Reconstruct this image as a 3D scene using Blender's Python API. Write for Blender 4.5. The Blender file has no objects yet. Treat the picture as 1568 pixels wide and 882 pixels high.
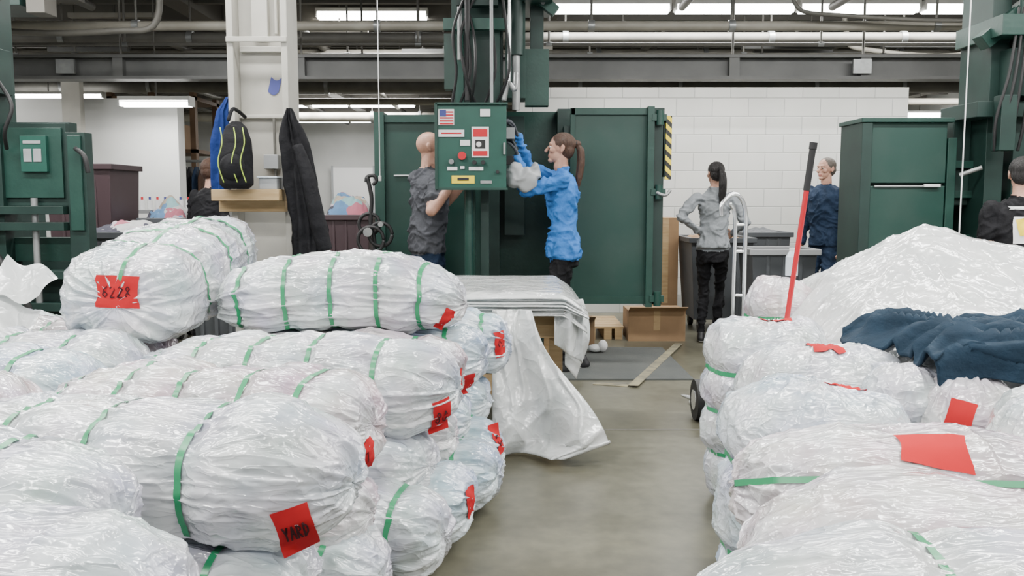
import bpy, bmesh, math, random
from mathutils import Vector, Matrix, noise
from mathutils.bvhtree import BVHTree
random.seed(7)
S = bpy.context.scene
COL = bpy.context.collection
V = Vector
rad = math.radians

# ------------------------------------------------------------------ materials
def mat(name, col, rough=.5, metal=0., bump=0., bscale=20., col2=None, vscale=4., coat=0., emit=0., stretch=(1,1,1), spec=.5, bdist=.01, detail=4, lo=.35, hi=.65):
    m = bpy.data.materials.new(name); m.use_nodes = True
    nt = m.node_tree; N = nt.nodes; Lk = nt.links
    p = N['Principled BSDF']
    p.inputs['Base Color'].default_value = (*col, 1)
    p.inputs['Roughness'].default_value = rough
    p.inputs['Metallic'].default_value = metal
    p.inputs['Coat Weight'].default_value = coat
    p.inputs['Specular IOR Level'].default_value = spec
    tc = N.new('ShaderNodeTexCoord'); mp = N.new('ShaderNodeMapping')
    mp.inputs['Scale'].default_value = stretch
    Lk.new(tc.outputs['Object'], mp.inputs['Vector'])
    if col2 is not None:
        n = N.new('ShaderNodeTexNoise'); n.inputs['Scale'].default_value = vscale; n.inputs['Detail'].default_value = detail
        Lk.new(mp.outputs[0], n.inputs['Vector'])
        r = N.new('ShaderNodeValToRGB')
        r.color_ramp.elements[0].position = lo; r.color_ramp.elements[0].color = (*col, 1)
        r.color_ramp.elements[1].position = hi; r.color_ramp.elements[1].color = (*col2, 1)
        Lk.new(n.outputs['Fac'], r.inputs['Fac']); Lk.new(r.outputs['Color'], p.inputs['Base Color'])
    if bump > 0:
        n = N.new('ShaderNodeTexNoise'); n.inputs['Scale'].default_value = bscale; n.inputs['Detail'].default_value = 5
        Lk.new(mp.outputs[0], n.inputs['Vector'])
        b = N.new('ShaderNodeBump'); b.inputs['Strength'].default_value = bump; b.inputs['Distance'].default_value = bdist
        Lk.new(n.outputs['Fac'], b.inputs['Height']); Lk.new(b.outputs['Normal'], p.inputs['Normal'])
    if emit > 0:
        p.inputs['Emission Color'].default_value = (*col, 1); p.inputs['Emission Strength'].default_value = emit
    return m

def plastic(name, base, tint, rough=.2, st=(1.0,3.0,3.0), hue=.18, bs=.62, sss=.15):
    m = bpy.data.materials.new(name); m.use_nodes = True
    nt = m.node_tree; N = nt.nodes; Lk = nt.links; p = N['Principled BSDF']
    tc = N.new('ShaderNodeTexCoord')
    n = N.new('ShaderNodeTexNoise'); n.inputs['Scale'].default_value = 5; n.inputs['Detail'].default_value = 3
    n.inputs['Distortion'].default_value = .6
    Lk.new(tc.outputs['Object'], n.inputs['Vector'])
    r = N.new('ShaderNodeValToRGB')
    r.color_ramp.elements[0].position = .34; r.color_ramp.elements[0].color = (*tint, 1)
    r.color_ramp.elements[1].position = .60; r.color_ramp.elements[1].color = (*base, 1)
    Lk.new(n.outputs['Fac'], r.inputs['Fac'])
    n3 = N.new('ShaderNodeTexNoise'); n3.inputs['Scale'].default_value = 6; n3.inputs['Detail'].default_value = 1
    Lk.new(tc.outputs['Object'], n3.inputs['Vector'])
    mx = N.new('ShaderNodeMixRGB'); mx.blend_type = 'OVERLAY'; mx.inputs[0].default_value = hue
    Lk.new(r.outputs['Color'], mx.inputs[1]); Lk.new(n3.outputs['Color'], mx.inputs[2]); Lk.new(mx.outputs[0], p.inputs['Base Color'])
    mp = N.new('ShaderNodeMapping'); mp.inputs['Scale'].default_value = st
    Lk.new(tc.outputs['Object'], mp.inputs['Vector'])
    prev = None
    for sc, w, k in ((2.0, 1.0, 5.5), (5.2, .5, 5.5), (13, .16, 5.)):
        a = N.new('ShaderNodeTexNoise'); a.inputs['Scale'].default_value = sc; a.inputs['Detail'].default_value = 1.5
        a.inputs['Distortion'].default_value = .6
        Lk.new(mp.outputs[0], a.inputs['Vector'])
        s = N.new('ShaderNodeMath'); s.operation = 'SUBTRACT'; s.inputs[1].default_value = .5; Lk.new(a.outputs['Fac'], s.inputs[0])
        ab = N.new('ShaderNodeMath'); ab.operation = 'ABSOLUTE'; Lk.new(s.outputs[0], ab.inputs[0])
        mm = N.new('ShaderNodeMath'); mm.operation = 'MULTIPLY_ADD'; mm.inputs[1].default_value = -k; mm.inputs[2].default_value = 1; mm.use_clamp = True
        Lk.new(ab.outputs[0], mm.inputs[0])
        pw = N.new('ShaderNodeMath'); pw.operation = 'POWER'; pw.inputs[1].default_value = 2.4; Lk.new(mm.outputs[0], pw.inputs[0])
        mu = N.new('ShaderNodeMath'); mu.operation = 'MULTIPLY'; mu.inputs[1].default_value = w; Lk.new(pw.outputs[0], mu.inputs[0])
        if prev is None: prev = mu
        else:
            ad = N.new('ShaderNodeMath'); ad.operation = 'ADD'; Lk.new(prev.outputs[0], ad.inputs[0]); Lk.new(mu.outputs[0], ad.inputs[1]); prev = ad
    b = N.new('ShaderNodeBump'); b.inputs['Strength'].default_value = bs; b.inputs['Distance'].default_value = .011
    Lk.new(prev.outputs[0], b.inputs['Height']); Lk.new(b.outputs['Normal'], p.inputs['Normal'])
    p.inputs['Roughness'].default_value = rough
    p.inputs['Specular IOR Level'].default_value = .85
    p.inputs['Coat Weight'].default_value = .7; p.inputs['Coat Roughness'].default_value = .08
    p.inputs['Subsurface Weight'].default_value = sss; p.inputs['Subsurface Radius'].default_value = (1,1,1); p.inputs['Subsurface Scale'].default_value = .015
    Lk.new(b.outputs['Normal'], p.inputs['Coat Normal'])
    return m

M = {}
M['film'] = plastic('bale_film_white', (.63,.65,.68), (.40,.43,.47))
M['film_pink'] = plastic('bale_film_pinkish', (.63,.62,.64), (.44,.36,.39))
M['film_blue'] = plastic('bale_film_bluish', (.60,.65,.69), (.31,.40,.50))
M['sheet'] = plastic('plastic_sheet', (.62,.635,.63), (.51,.535,.535), .25, st=(1.2,1.2,1.2), hue=.03, bs=.55, sss=0)
M['strap'] = mat('strap_green', (.02,.25,.10), .3)
M['card'] = mat('card_red', (.47,.018,.022), .85, col2=(.40,.015,.02), spec=.15)
M['ink'] = mat('marker_ink', (.05,.015,.018), .8, spec=.1)
M['green'] = mat('press_green_paint', (.006,.036,.027), .42, bump=.1, bscale=40, col2=(.012,.050,.038), vscale=6, detail=8)
M['green_d'] = mat('press_green_dark', (.004,.020,.016), .5, col2=(.008,.030,.024), vscale=6, detail=8)
M['green_l'] = mat('press_green_panel', (.011,.066,.049), .4, col2=(.016,.080,.060), vscale=6, detail=8)
M['green_worn'] = mat('press_green_worn', (.007,.042,.032), .45, col2=(.026,.055,.045), vscale=3, lo=.48, hi=.85, detail=9)
M['steel'] = mat('galvanised_steel', (.34,.35,.35), .4, .6, col2=(.24,.25,.25), vscale=8)
M['chrome'] = mat('bright_aluminium', (.72,.73,.74), .25, .9)
M['black'] = mat('black_rubber', (.010,.010,.011), .6)
M['grey_pipe'] = mat('grey_painted_pipe', (.13,.125,.11), .55, col2=(.09,.087,.078), vscale=3)
M['white_pipe'] = mat('pale_pipe', (.32,.305,.265), .5, col2=(.24,.225,.19), vscale=3)
M['beam'] = mat('grey_beam_paint', (.12,.122,.12), .55, col2=(.08,.082,.08), vscale=2, detail=8)
M['wht'] = mat('white_label', (.72,.72,.72), .5)
M['red'] = mat('red_plastic', (.50,.012,.022), .35)
M['yellow'] = mat('yellow_paint', (.80,.60,.02), .5)
M['blue'] = mat('flag_blue', (.04,.05,.22), .5)
M['wood'] = mat('raw_wood', (.42,.30,.16), .7, col2=(.34,.23,.11), vscale=6, stretch=(1,8,8))
M['card_board'] = mat('cardboard', (.30,.19,.10), .85, col2=(.24,.15,.08), vscale=4)
M['tub'] = mat('grey_tub_plastic', (.075,.082,.09), .5, col2=(.055,.06,.068), vscale=3)
M['tub_l'] = mat('light_grey_plastic', (.30,.31,.32), .5)
M['tub_p'] = mat('purple_brown_plastic', (.045,.025,.030), .5)
M['col'] = mat('column_cream_paint', (.46,.445,.40), .55, bump=.15, bscale=12, col2=(.35,.34,.305), vscale=3, detail=8)
M['skin'] = mat('skin', (.50,.285,.205), .5, col2=(.42,.225,.16), vscale=22, bump=.15, bscale=120)
M['skin_l'] = mat('lips', (.40,.16,.13), .5)
M['eye'] = mat('eye_white', (.65,.62,.59), .3)
M['iris'] = mat('iris', (.03,.02,.015), .2)
M['hair_b'] = mat('hair_brown', (.040,.018,.011), .5, bump=.8, bscale=60, stretch=(6,6,1), col2=(.085,.040,.022), vscale=30)
M['hair_k'] = mat('hair_black', (.010,.008,.008), .45, bump=.8, bscale=60, stretch=(6,6,1))
M['hair_g'] = mat('hair_grey', (.085,.070,.058), .6, bump=.6, bscale=60)
def cloth(n, c, r=.8): 
    c2=tuple(x*.78 for x in c)
    return mat(n, c, r, bump=.6, bscale=11, bdist=.035, spec=.2, col2=c2, vscale=14, detail=6)
M['c_blue'] = cloth('fleece_blue', (.040,.175,.52))
M['c_blk'] = cloth('cloth_black', (.010,.010,.012))
M['c_grey'] = cloth('cloth_dark_grey', (.070,.073,.085))
M['c_lgrey'] = cloth('cloth_light_grey', (.27,.29,.31))
M['c_navy'] = cloth('cloth_navy', (.014,.028,.058))
M['c_navy2'] = cloth('sweat_navy', (.011,.027,.047))
M['c_royal'] = cloth('cloth_royal', (.010,.030,.15))
M['c_brown'] = cloth('cloth_brown', (.06,.035,.025))
M['shoe'] = mat('shoe_black', (.015,.015,.017), .5)
M['sole'] = mat('shoe_sole', (.6,.6,.6), .6)
M['glove'] = mat('glove_dark', (.03,.035,.045), .7)
M['lime'] = mat('lime_cord', (.35,.50,.05), .5)
M['mat_floor'] = mat('rubber_mat', (.065,.072,.070), .8, bump=.3, bscale=80, col2=(.085,.09,.085), vscale=3)
M['tape'] = mat('worn_yellow_tape', (.30,.27,.17), .7, col2=(.14,.13,.10), vscale=9)
M['tube'] = mat('fluorescent_tube', (1.0,1.0,.97), .4, emit=16)
M['fixture'] = mat('fixture_white', (.6,.6,.58), .5)
M['clear'] = mat('bottle_plastic', (.55,.62,.68), .15, coat=.5)
def piles():
    m = bpy.data.materials.new('mixed_clothes'); m.use_nodes = True
    nt = m.node_tree; N = nt.nodes; p = N['Principled BSDF']
    tc = N.new('ShaderNodeTexCoord'); v = N.new('ShaderNodeTexVoronoi'); v.inputs['Scale'].default_value = 9
    n = N.new('ShaderNodeTexNoise'); n.inputs['Scale'].default_value = 6
    mx = N.new('ShaderNodeMixRGB'); mx.inputs['Fac'].default_value = .2
    nt.links.new(tc.outputs['Object'], mx.inputs[1]); nt.links.new(n.outputs['Color'], mx.inputs[2]); nt.links.new(tc.outputs['Object'], n.inputs['Vector'])
    nt.links.new(mx.outputs[0], v.inputs['Vector'])
    hs = N.new('ShaderNodeSeparateColor'); nt.links.new(v.outputs['Color'], hs.inputs[0])
    r = N.new('ShaderNodeValToRGB'); r.color_ramp.interpolation = 'CONSTANT'
    cols = [(.45,.45,.45),(.10,.20,.35),(.38,.12,.16),(.36,.30,.24),(.05,.05,.07),(.22,.38,.40),(.50,.42,.46)]
    r.color_ramp.elements[0].color = (*cols[0],1); r.color_ramp.elements[1].position = .14; r.color_ramp.elements[1].color = (*cols[1],1)
    for i, c in enumerate(cols[2:]):
        e = r.color_ramp.elements.new(.28+.14*i); e.color = (*c,1)
    nt.links.new(hs.outputs[0], r.inputs['Fac']); nt.links.new(r.outputs['Color'], p.inputs['Base Color'])
    p.inputs['Roughness'].default_value = .85
    return m
M['clothes'] = piles()
def hazard():
    m = bpy.data.materials.new('hazard_stripes'); m.use_nodes = True
    nt = m.node_tree; N = nt.nodes; p = N['Principled BSDF']
    tc = N.new('ShaderNodeTexCoord'); sp = N.new('ShaderNodeSeparateXYZ'); nt.links.new(tc.outputs['Object'], sp.inputs[0])
    a = N.new('ShaderNodeMath'); a.operation = 'ADD'; nt.links.new(sp.outputs[0], a.inputs[0]); nt.links.new(sp.outputs[2], a.inputs[1])
    mo = N.new('ShaderNodeMath'); mo.operation = 'PINGPONG'; mo.inputs[1].default_value = .04; nt.links.new(a.outputs[0], mo.inputs[0])
    g = N.new('ShaderNodeMath'); g.operation = 'GREATER_THAN'; g.inputs[1].default_value = .02; nt.links.new(mo.outputs[0], g.inputs[0])
    mx = N.new('ShaderNodeMixRGB'); mx.inputs[1].default_value = (.85,.65,.02,1); mx.inputs[2].default_value = (.012,.012,.012,1)
    nt.links.new(g.outputs[0], mx.inputs[0]); nt.links.new(mx.outputs[0], p.inputs['Base Color'])
    return m
M['hazard'] = hazard()
def blockwall():
    m = bpy.data.materials.new('painted_block_wall'); m.use_nodes = True
    nt = m.node_tree; N = nt.nodes; p = N['Principled BSDF']
    tc = N.new('ShaderNodeTexCoord'); sp = N.new('ShaderNodeSeparateXYZ'); cb = N.new('ShaderNodeCombineXYZ')
    nt.links.new(tc.outputs['Object'], sp.inputs[0])
    nt.links.new(sp.outputs[0], cb.inputs[0]); nt.links.new(sp.outputs[2], cb.inputs[1])
    br = N.new('ShaderNodeTexBrick'); br.inputs['Scale'].default_value = 1
    br.inputs['Brick Width'].default_value = .4; br.inputs['Row Height'].default_value = .2
    br.inputs['Mortar Size'].default_value = .006; br.inputs['Mortar Smooth'].default_value = .5
    br.inputs['Color1'].default_value = (.62,.62,.59,1); br.inputs['Color2'].default_value = (.57,.575,.55,1); br.inputs['Mortar'].default_value = (.42,.425,.415,1)
    nt.links.new(cb.outputs[0], br.inputs['Vector'])
    n = N.new('ShaderNodeTexNoise'); n.inputs['Scale'].default_value = 1.5; n.inputs['Detail'].default_value = 7
    nt.links.new(tc.outputs['Object'], n.inputs['Vector'])
    mx = N.new('ShaderNodeMixRGB'); mx.blend_type = 'OVERLAY'; mx.inputs[0].default_value = .25
    nt.links.new(br.outputs['Color'], mx.inputs[1]); nt.links.new(n.outputs['Fac'], mx.inputs[2]); nt.links.new(mx.outputs[0], p.inputs['Base Color'])
    b = N.new('ShaderNodeBump'); b.inputs['Strength'].default_value = .5; b.inputs['Distance'].default_value = .008; b.invert = True
    nt.links.new(br.outputs['Fac'], b.inputs['Height']); nt.links.new(b.outputs['Normal'], p.inputs['Normal'])
    p.inputs['Roughness'].default_value = .6
    return m
M['block'] = blockwall()
def concrete():
    m = bpy.data.materials.new('worn_concrete'); m.use_nodes = True
    nt = m.node_tree; N = nt.nodes; p = N['Principled BSDF']
    tc = N.new('ShaderNodeTexCoord')
    n = N.new('ShaderNodeTexNoise'); n.inputs['Scale'].default_value = 1.1; n.inputs['Detail'].default_value = 9; n.inputs['Roughness'].default_value = .65
    nt.links.new(tc.outputs['Object'], n.inputs['Vector'])
    r = N.new('ShaderNodeValToRGB')
    r.color_ramp.elements[0].position = .32; r.color_ramp.elements[0].color = (.070,.065,.043,1)
    r.color_ramp.elements[1].position = .68; r.color_ramp.elements[1].color = (.155,.150,.110,1)
    nt.links.new(n.outputs['Fac'], r.inputs['Fac'])
    n2 = N.new('ShaderNodeTexNoise'); n2.inputs['Scale'].default_value = 14; n2.inputs['Detail'].default_value = 6
    nt.links.new(tc.outputs['Object'], n2.inputs['Vector'])
    mx = N.new('ShaderNodeMixRGB'); mx.blend_type = 'OVERLAY'; mx.inputs[0].default_value = .45
    nt.links.new(r.outputs[0], mx.inputs[1]); nt.links.new(n2.outputs['Fac'], mx.inputs[2])
    nt.links.new(mx.outputs[0], p.inputs['Base Color'])
    r2 = N.new('ShaderNodeMapRange'); r2.inputs[3].default_value = .22; r2.inputs[4].default_value = .48
    nt.links.new(n.outputs['Fac'], r2.inputs[0]); nt.links.new(r2.outputs[0], p.inputs['Roughness'])
    return m
M['floor'] = concrete()
M['ceil'] = mat('ceiling_deck', (.20,.188,.165), .8, col2=(.13,.124,.11), vscale=1.5)
M['joist'] = mat('ceiling_joist', (.12,.113,.10), .7)
M['plainwall'] = mat('white_wall', (.58,.585,.57), .7, col2=(.50,.505,.49), vscale=1)
M['rust'] = mat('brown_shelf', (.13,.075,.04), .7)

# ------------------------------------------------------------------ builder
class B:
    def __init__(s): s.v=[]; s.f=[]; s.m=[]; s.sm=[]; s.mats=[]
    def mi(s, m):
        m = M[m] if isinstance(m, str) else m
        if m not in s.mats: s.mats.append(m)
        return s.mats.index(m)
    def add(s, vs, fs, m, smooth=False, T=None):
        k = len(s.v); i = s.mi(m)
        s.v += [ (T @ V(p)) if T else V(p) for p in vs]
        s.f += [tuple(a+k for a in f) for f in fs]; s.m += [i]*len(fs); s.sm += [smooth]*len(fs)
    def box(s, x0,x1,y0,y1,z0,z1,m,T=None):
        vs = [(x,y,z) for z in (z0,z1) for y in (y0,y1) for x in (x0,x1)]
        s.add(vs, [(0,2,3,1),(4,5,7,6),(0,1,5,4),(2,6,7,3),(0,4,6,2),(1,3,7,5)], m, False, T)
    def cyl(s, p0,p1,r,m,r1=None,n=14,T=None):
        p0=V(p0);p1=V(p1); r1 = r if r1 is None else r1
        d=(p1-p0).normalized(); a=d.orthogonal().normalized(); b=d.cross(a)
        vs=[p0+(a*math.cos(2*math.pi*i/n)+b*math.sin(2*math.pi*i/n))*r for i in range(n)]
        vs+=[p1+(a*math.cos(2*math.pi*i/n)+b*math.sin(2*math.pi*i/n))*r1 for i in range(n)]
        s.add(vs, [(i,(i+1)%n,n+(i+1)%n,n+i) for i in range(n)], m, True, T)
        s.add(vs[:n],[tuple(range(n-1,-1,-1))],m,False,T); s.add(vs[n:],[tuple(range(n))],m,False,T)
    def tube(s, pts, r, m, n=8, sub=6, T=None, rs=None):
        P=[V(p) for p in pts]
        if sub>1 and len(P)>2:
            Q=[]; R=[]
            for i in range(len(P)-1):
                a=P[max(i-1,0)];b=P[i];c=P[i+1];d=P[min(i+2,len(P)-1)]
                for k in range(sub):
                    t=k/sub
                    Q.append(.5*((2*b)+(c-a)*t+(2*a-5*b+4*c-d)*t*t+(-a+3*b-3*c+d)*t**3))
                    if rs: R.append(rs[i]*(1-t)+rs[i+1]*t)
            Q.append(P[-1]); 
            if rs: R.append(rs[-1])
            P=Q; rs=R if rs else None
        vs=[];pa=None
        for i,p in enumerate(P):
            d=(P[min(i+1,len(P)-1)]-P[max(i-1,0)]).normalized()
            a = d.orthogonal().normalized() if pa is None else (pa-d*pa.dot(d)).normalized()
            pa=a; b=d.cross(a); rr = rs[i] if rs else r
            vs+=[p+(a*math.cos(2*math.pi*k/n)+b*math.sin(2*math.pi*k/n))*rr for k in range(n)]
        fs=[(i*n+k,i*n+(k+1)%n,(i+1)*n+(k+1)%n,(i+1)*n+k) for i in range(len(P)-1) for k in range(n)]
        fs+=[tuple(range(n-1,-1,-1)), tuple(range((len(P)-1)*n,len(P)*n))]
        s.add(vs,fs,m,True,T)
    def grid(s,nu,nv,fn,m,T=None):
        vs=[fn(i/(nu-1),j/(nv-1)) for j in range(nv) for i in range(nu)]
        fs=[(j*nu+i,j*nu+i+1,(j+1)*nu+i+1,(j+1)*nu+i) for j in range(nv-1) for i in range(nu-1)]
        s.add(vs,fs,m,True,T)
    def obj(s,name,bevel=0,parent=None,solid=0):
        me=bpy.data.meshes.new(name)
        lo=V([min(p[i] for p in s.v) for i in range(3)]); hi=V([max(p[i] for p in s.v) for i in range(3)])
        c=(lo+hi)/2; c.z=lo.z
        me.from_pydata([p-c for p in s.v],[],s.f)
        for m in s.mats: me.materials.append(m)
        me.polygons.foreach_set('material_index', s.m); me.polygons.foreach_set('use_smooth', s.sm)
        me.update()
        o=bpy.data.objects.new(name,me); o.location=c; COL.objects.link(o)
        if bevel:
            b=o.modifiers.new('bevel','BEVEL'); b.width=bevel; b.segments=2; b.limit_method='ANGLE'; b.angle_limit=rad(50)
        if solid:
            b=o.modifiers.new('solid','SOLIDIFY'); b.thickness=solid
        if parent: o.parent=parent
        return o
def capsule(p0,p1,r0,r1,n=14):
    p0=V(p0);p1=V(p1); d=p1-p0
    L=d.length; d = d.normalized() if L>1e-6 else V((0,0,1)); a=d.orthogonal().normalized(); b=d.cross(a)
    rings=[]
    for k in range(1,5): 
        an=math.pi/2*k/5; rings.append((p0-d*r0*math.cos(an), r0*math.sin(an)))
    for k in range(0,5): rings.append((p0+d*L*k/4, r0+(r1-r0)*k/4))
    for k in range(4,0,-1):
        an=math.pi/2*k/5; rings.append((p1+d*r1*math.cos(an), r1*math.sin(an)))
    vs=[p0-d*r0]
    for c,r in rings: vs+=[c+(a*math.cos(2*math.pi*i/n)+b*math.sin(2*math.pi*i/n))*r for i in range(n)]
    vs.append(p1+d*r1)
    fs=[(0,1+(i+1)%n,1+i) for i in range(n)]
    for j in range(len(rings)-1):
        for i in range(n):
            fs.append((1+j*n+i,1+j*n+(i+1)%n,1+(j+1)*n+(i+1)%n,1+(j+1)*n+i))
    k=1+(len(rings)-1)*n
    fs+=[(k+i,k+(i+1)%n,len(vs)-1) for i in range(n)]
    return vs,fs
def ellipsoid(c,r,n=20,m=14,R=None):
    c=V(c); vs=[]; 
    for j in range(m+1):
        ph=-math.pi/2+math.pi*j/m
        for i in range(n):
            th=2*math.pi*i/n
            p=V((r[0]*math.cos(ph)*math.cos(th),r[1]*math.cos(ph)*math.sin(th),r[2]*math.sin(ph)))
            vs.append(c+((R@p) if R else p))
    fs=[(j*n+i,j*n+(i+1)%n,(j+1)*n+(i+1)%n,(j+1)*n+i) for j in range(m) for i in range(n)]
    return vs,fs
def loft(rings,n=24):
    vs=[]
    for (cx,cy,cz,a,b) in rings:
        for i in range(n):
            t=2*math.pi*i/n; e=.85
            x=math.copysign(abs(math.cos(t))**e,math.cos(t)); y=math.copysign(abs(math.sin(t))**e,math.sin(t))
            vs.append(V((cx+a*x,cy+b*y,cz)))
    fs=[(j*n+i,j*n+(i+1)%n,(j+1)*n+(i+1)%n,(j+1)*n+i) for j in range(len(rings)-1) for i in range(n)]
    fs+=[tuple(range(n-1,-1,-1)),tuple(range((len(rings)-1)*n,len(rings)*n))]
    return vs,fs
def remesh(parts,voxel,it=5):
    vs=[];fs=[]
    for a,b in parts:
        k=len(vs); vs+=list(a); fs+=[tuple(q+k for q in f) for f in b]
    me=bpy.data.meshes.new('t'); me.from_pydata(vs,[],fs); me.update()
    bm=bmesh.new(); bm.from_mesh(me); bmesh.ops.remove_doubles(bm,verts=bm.verts,dist=1e-5); bmesh.ops.recalc_face_normals(bm,faces=bm.faces); bm.to_mesh(me); bm.free()
    o=bpy.data.objects.new('t',me); COL.objects.link(o)
    r=o.modifiers.new('r','REMESH'); r.mode='VOXEL'; r.voxel_size=voxel
    s=o.modifiers.new('s','SMOOTH'); s.factor=.5; s.iterations=it
    dg=bpy.context.evaluated_depsgraph_get(); e=o.evaluated_get(dg); m2=bpy.data.meshes.new_from_object(e)
    V2=[v.co.copy() for v in m2.vertices]; N2=[v.normal.copy() for v in m2.vertices]; F2=[tuple(p.vertices) for p in m2.polygons]
    bpy.data.objects.remove(o); bpy.data.meshes.remove(me); bpy.data.meshes.remove(m2)
    return V2,N2,F2

# ------------------------------------------------------------------ room
def room():
    b=B(); b.box(-9,9,-2,24,-.1,0,'floor'); b.obj('floor')
    b=B(); b.box(-9,9,-2,24,3.6,3.7,'ceil'); b.obj('ceiling')
    b=B(); b.box(-9.1,-9,-2,24,0,3.6,'plainwall'); b.obj('wall_left')
    b=B(); b.box(9,9.1,-2,24,0,3.6,'plainwall'); b.obj('wall_right')
    b=B(); b.box(-9,9,24,24.1,0,3.6,'plainwall'); b.obj('wall_far')
    b=B(); b.box(.05,4.4,10,10.2,0,2.52,'block'); b.obj('wall_back')
    b=B(); b.box(-8.9,-3.72,10,10.2,0,2.40,'plainwall'); b.box(-4.95,-4.75,9.9,10,0,2.6,'col'); b.obj('wall_partition')
    b=B()
    for i in range(20):
        y=5.2+i*.95; b.box(-8.95,8.95,y,y+.09,3.42,3.6,'joist')
    for x in (-7.5,-3.6,.4,4.4,8.2): b.box(x-.12,x+.12,4.5,23.9,3.36,3.6,'joist')
    b.obj('ceiling_joists')
    b=B()
    b.box(-8.95,8.95,8.93,9.13,2.68,2.71,'beam'); b.box(-8.95,8.95,8.93,9.13,2.47,2.50,'beam'); b.box(-8.95,8.95,9.02,9.05,2.50,2.68,'beam')
    for x in (-7.2,-5.5,-3.9,-2.1,2.2,3.5,5.2,6.9):
        b.box(x-.05,x+.05,8.94,9.02,2.5,2.68,'beam'); b.cyl((x,9.03,2.7),(x,9.03,3.6),.012,'grey_pipe',n=6)
    for x in (-4.4,3.45): b.box(x-.09,x+.09,8.9,8.93,2.52,2.66,'steel')
    b.obj('crane_rail_beam')
    b=B()
    rng=random.Random(3)
    for (y,z,r,m) in [(8.6,2.92,.045,'white_pipe'),(9.7,3.0,.06,'grey_pipe'),(10.6,2.95,.04,'grey_pipe'),(11.6,3.1,.09,'white_pipe'),(12.3,2.98,.05,'grey_pipe'),(13.0,3.12,.05,'white_pipe'),(14.5,3.1,.12,'grey_pipe'),(16,3.0,.06,'white_pipe'),(19,3.0,.1,'white_pipe'),(9.85,2.84,.022,'white_pipe'),(9.25,2.86,.018,'grey_pipe')]:
        b.cyl((-8.9,y,z),(8.9,y,z),r,m)
        for k in range(9):
            x=-8+k*2.0+rng.random()*1.2; b.cyl((x,y,z),(x,y,3.6),.012,'grey_pipe',n=5); b.cyl((x-.03,y,z),(x+.03,y,z),r*1.25,'steel')
    for x in (-6.6,-5.6,-4.2,-2.4,1.7,3.2,5.6): b.cyl((x,5,3.2),(x,9.1,3.2),.04,'grey_pipe'); b.cyl((x,10.2,3.2),(x,23,3.2),.045,'grey_pipe')
    for k in range(34):
        x=rng.uniform(-7,6.5); y=rng.uniform(10.0,13); z=rng.uniform(2.95,3.3); L=rng.uniform(.3,1.1)
        b.box(x,x+L,y,y+.08,z,z+.05,'beam' if k%3 else 'white_pipe'); b.cyl((x+L/2,y+.04,z+.05),(x+L/2,y+.04,3.6),.01,'grey_pipe',n=5)
    b.obj('ceiling_pipework')
    b=B()
    b.tube([(-6,8.2,3.6),(-6,8.2,3.0),(-4.6,8.2,2.8),(-3.6,8.2,2.8),(-3.2,8.2,2.9),(-3.2,8.2,3.6)],.03,'grey_pipe')
    b.tube([(2.6,8.4,3.6),(2.6,8.4,3.1),(3.0,8.4,2.98),(4.6,8.4,2.98),(4.8,8.4,3.6)],.02,'grey_pipe')
    b.tube([(3.75,10.3,3.6),(3.8,10.3,3.15),(4.0,10.3,2.98),(5.2,10.3,2.95),(5.3,10.3,3.6)],.03,'white_pipe')
    b.obj('electrical_conduit')
room()

# ------------------------------------------------------------------ lights
def fixture(x0,x1,y,z=3.3,power=60,rt=.03):
    b=B(); n=max(1,int(round((x1-x0)/1.25)))
    w=(x1-x0)/n
    for i in range(n):
        a=x0+i*w+.02; c=a+w-.04
        b.box(a,c,y-.08,y+.08,z+.04,z+.08,'fixture')
        b.cyl((a+.02,y-.04,z),(c-.02,y-.04,z),rt,'tube',n=10); b.cyl((a+.02,y+.04,z),(c-.02,y+.04,z),rt,'tube',n=10)
        b.box(a,a+.02,y-.08,y+.08,z-.02,z+.04,'fixture'); b.box(c-.02,c,y-.08,y+.08,z-.02,z+.04,'fixture')
        b.cyl(((a+c)/2,y,z+.08),((a+c)/2,y,3.6),.008,'grey_pipe',n=5)
    o=b.obj('fluorescent_light')
    L=bpy.data.lights.new('lamp','AREA'); L.shape='RECTANGLE'; L.size=x1-x0; L.size_y=.22; L.energy=power; L.color=(1.0,.99,.96)
    lo=bpy.data.objects.new('lamp',L); COL.objects.link(lo); lo.parent=o
    lo.location=V(((x0+x1)/2,y,z-.06))-V(o.location)
    return o
PW=49
fixture(.38,5.55,9.5,3.26,PW*5.2*.8,.045)
fixture(-2.35,-.98,10.85,3.46,PW*1.3,.045)
fixture(-8.5,-6.1,9.2,3.2,PW*2.6)
fixture(-4.3,-1.0,16.5,3.34,PW*3,.06); fixture(-4.8,-2.0,18.8,3.24,PW*2.5,.06); fixture(-5.2,-2.6,21.6,3.16,PW*2.5,.06)
fixture(-4.15,-3.35,9.5,2.28,PW*.5,.025)
fixture(-8.2,-6.4,14.2,2.88,PW*2,.05)
fixture(6.9,8.4,15.5,3.2,PW*2,.06); fixture(7.4,8.9,18.0,2.95,PW*2,.06); fixture(1,6,16.5,3.3,PW*3)
for y in (6.6,4.2,1.8,-.8):
    fixture(-5.2,-.6,y,3.4,PW*3.7); fixture(.8,5.4,y,3.4,PW*3.7)
W=bpy.data.worlds.new('World'); S.world=W; W.use_nodes=True
W.node_tree.nodes['Background'].inputs[0].default_value=(.88,.94,1,1); W.node_tree.nodes['Background'].inputs[1].default_value=.24

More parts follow.
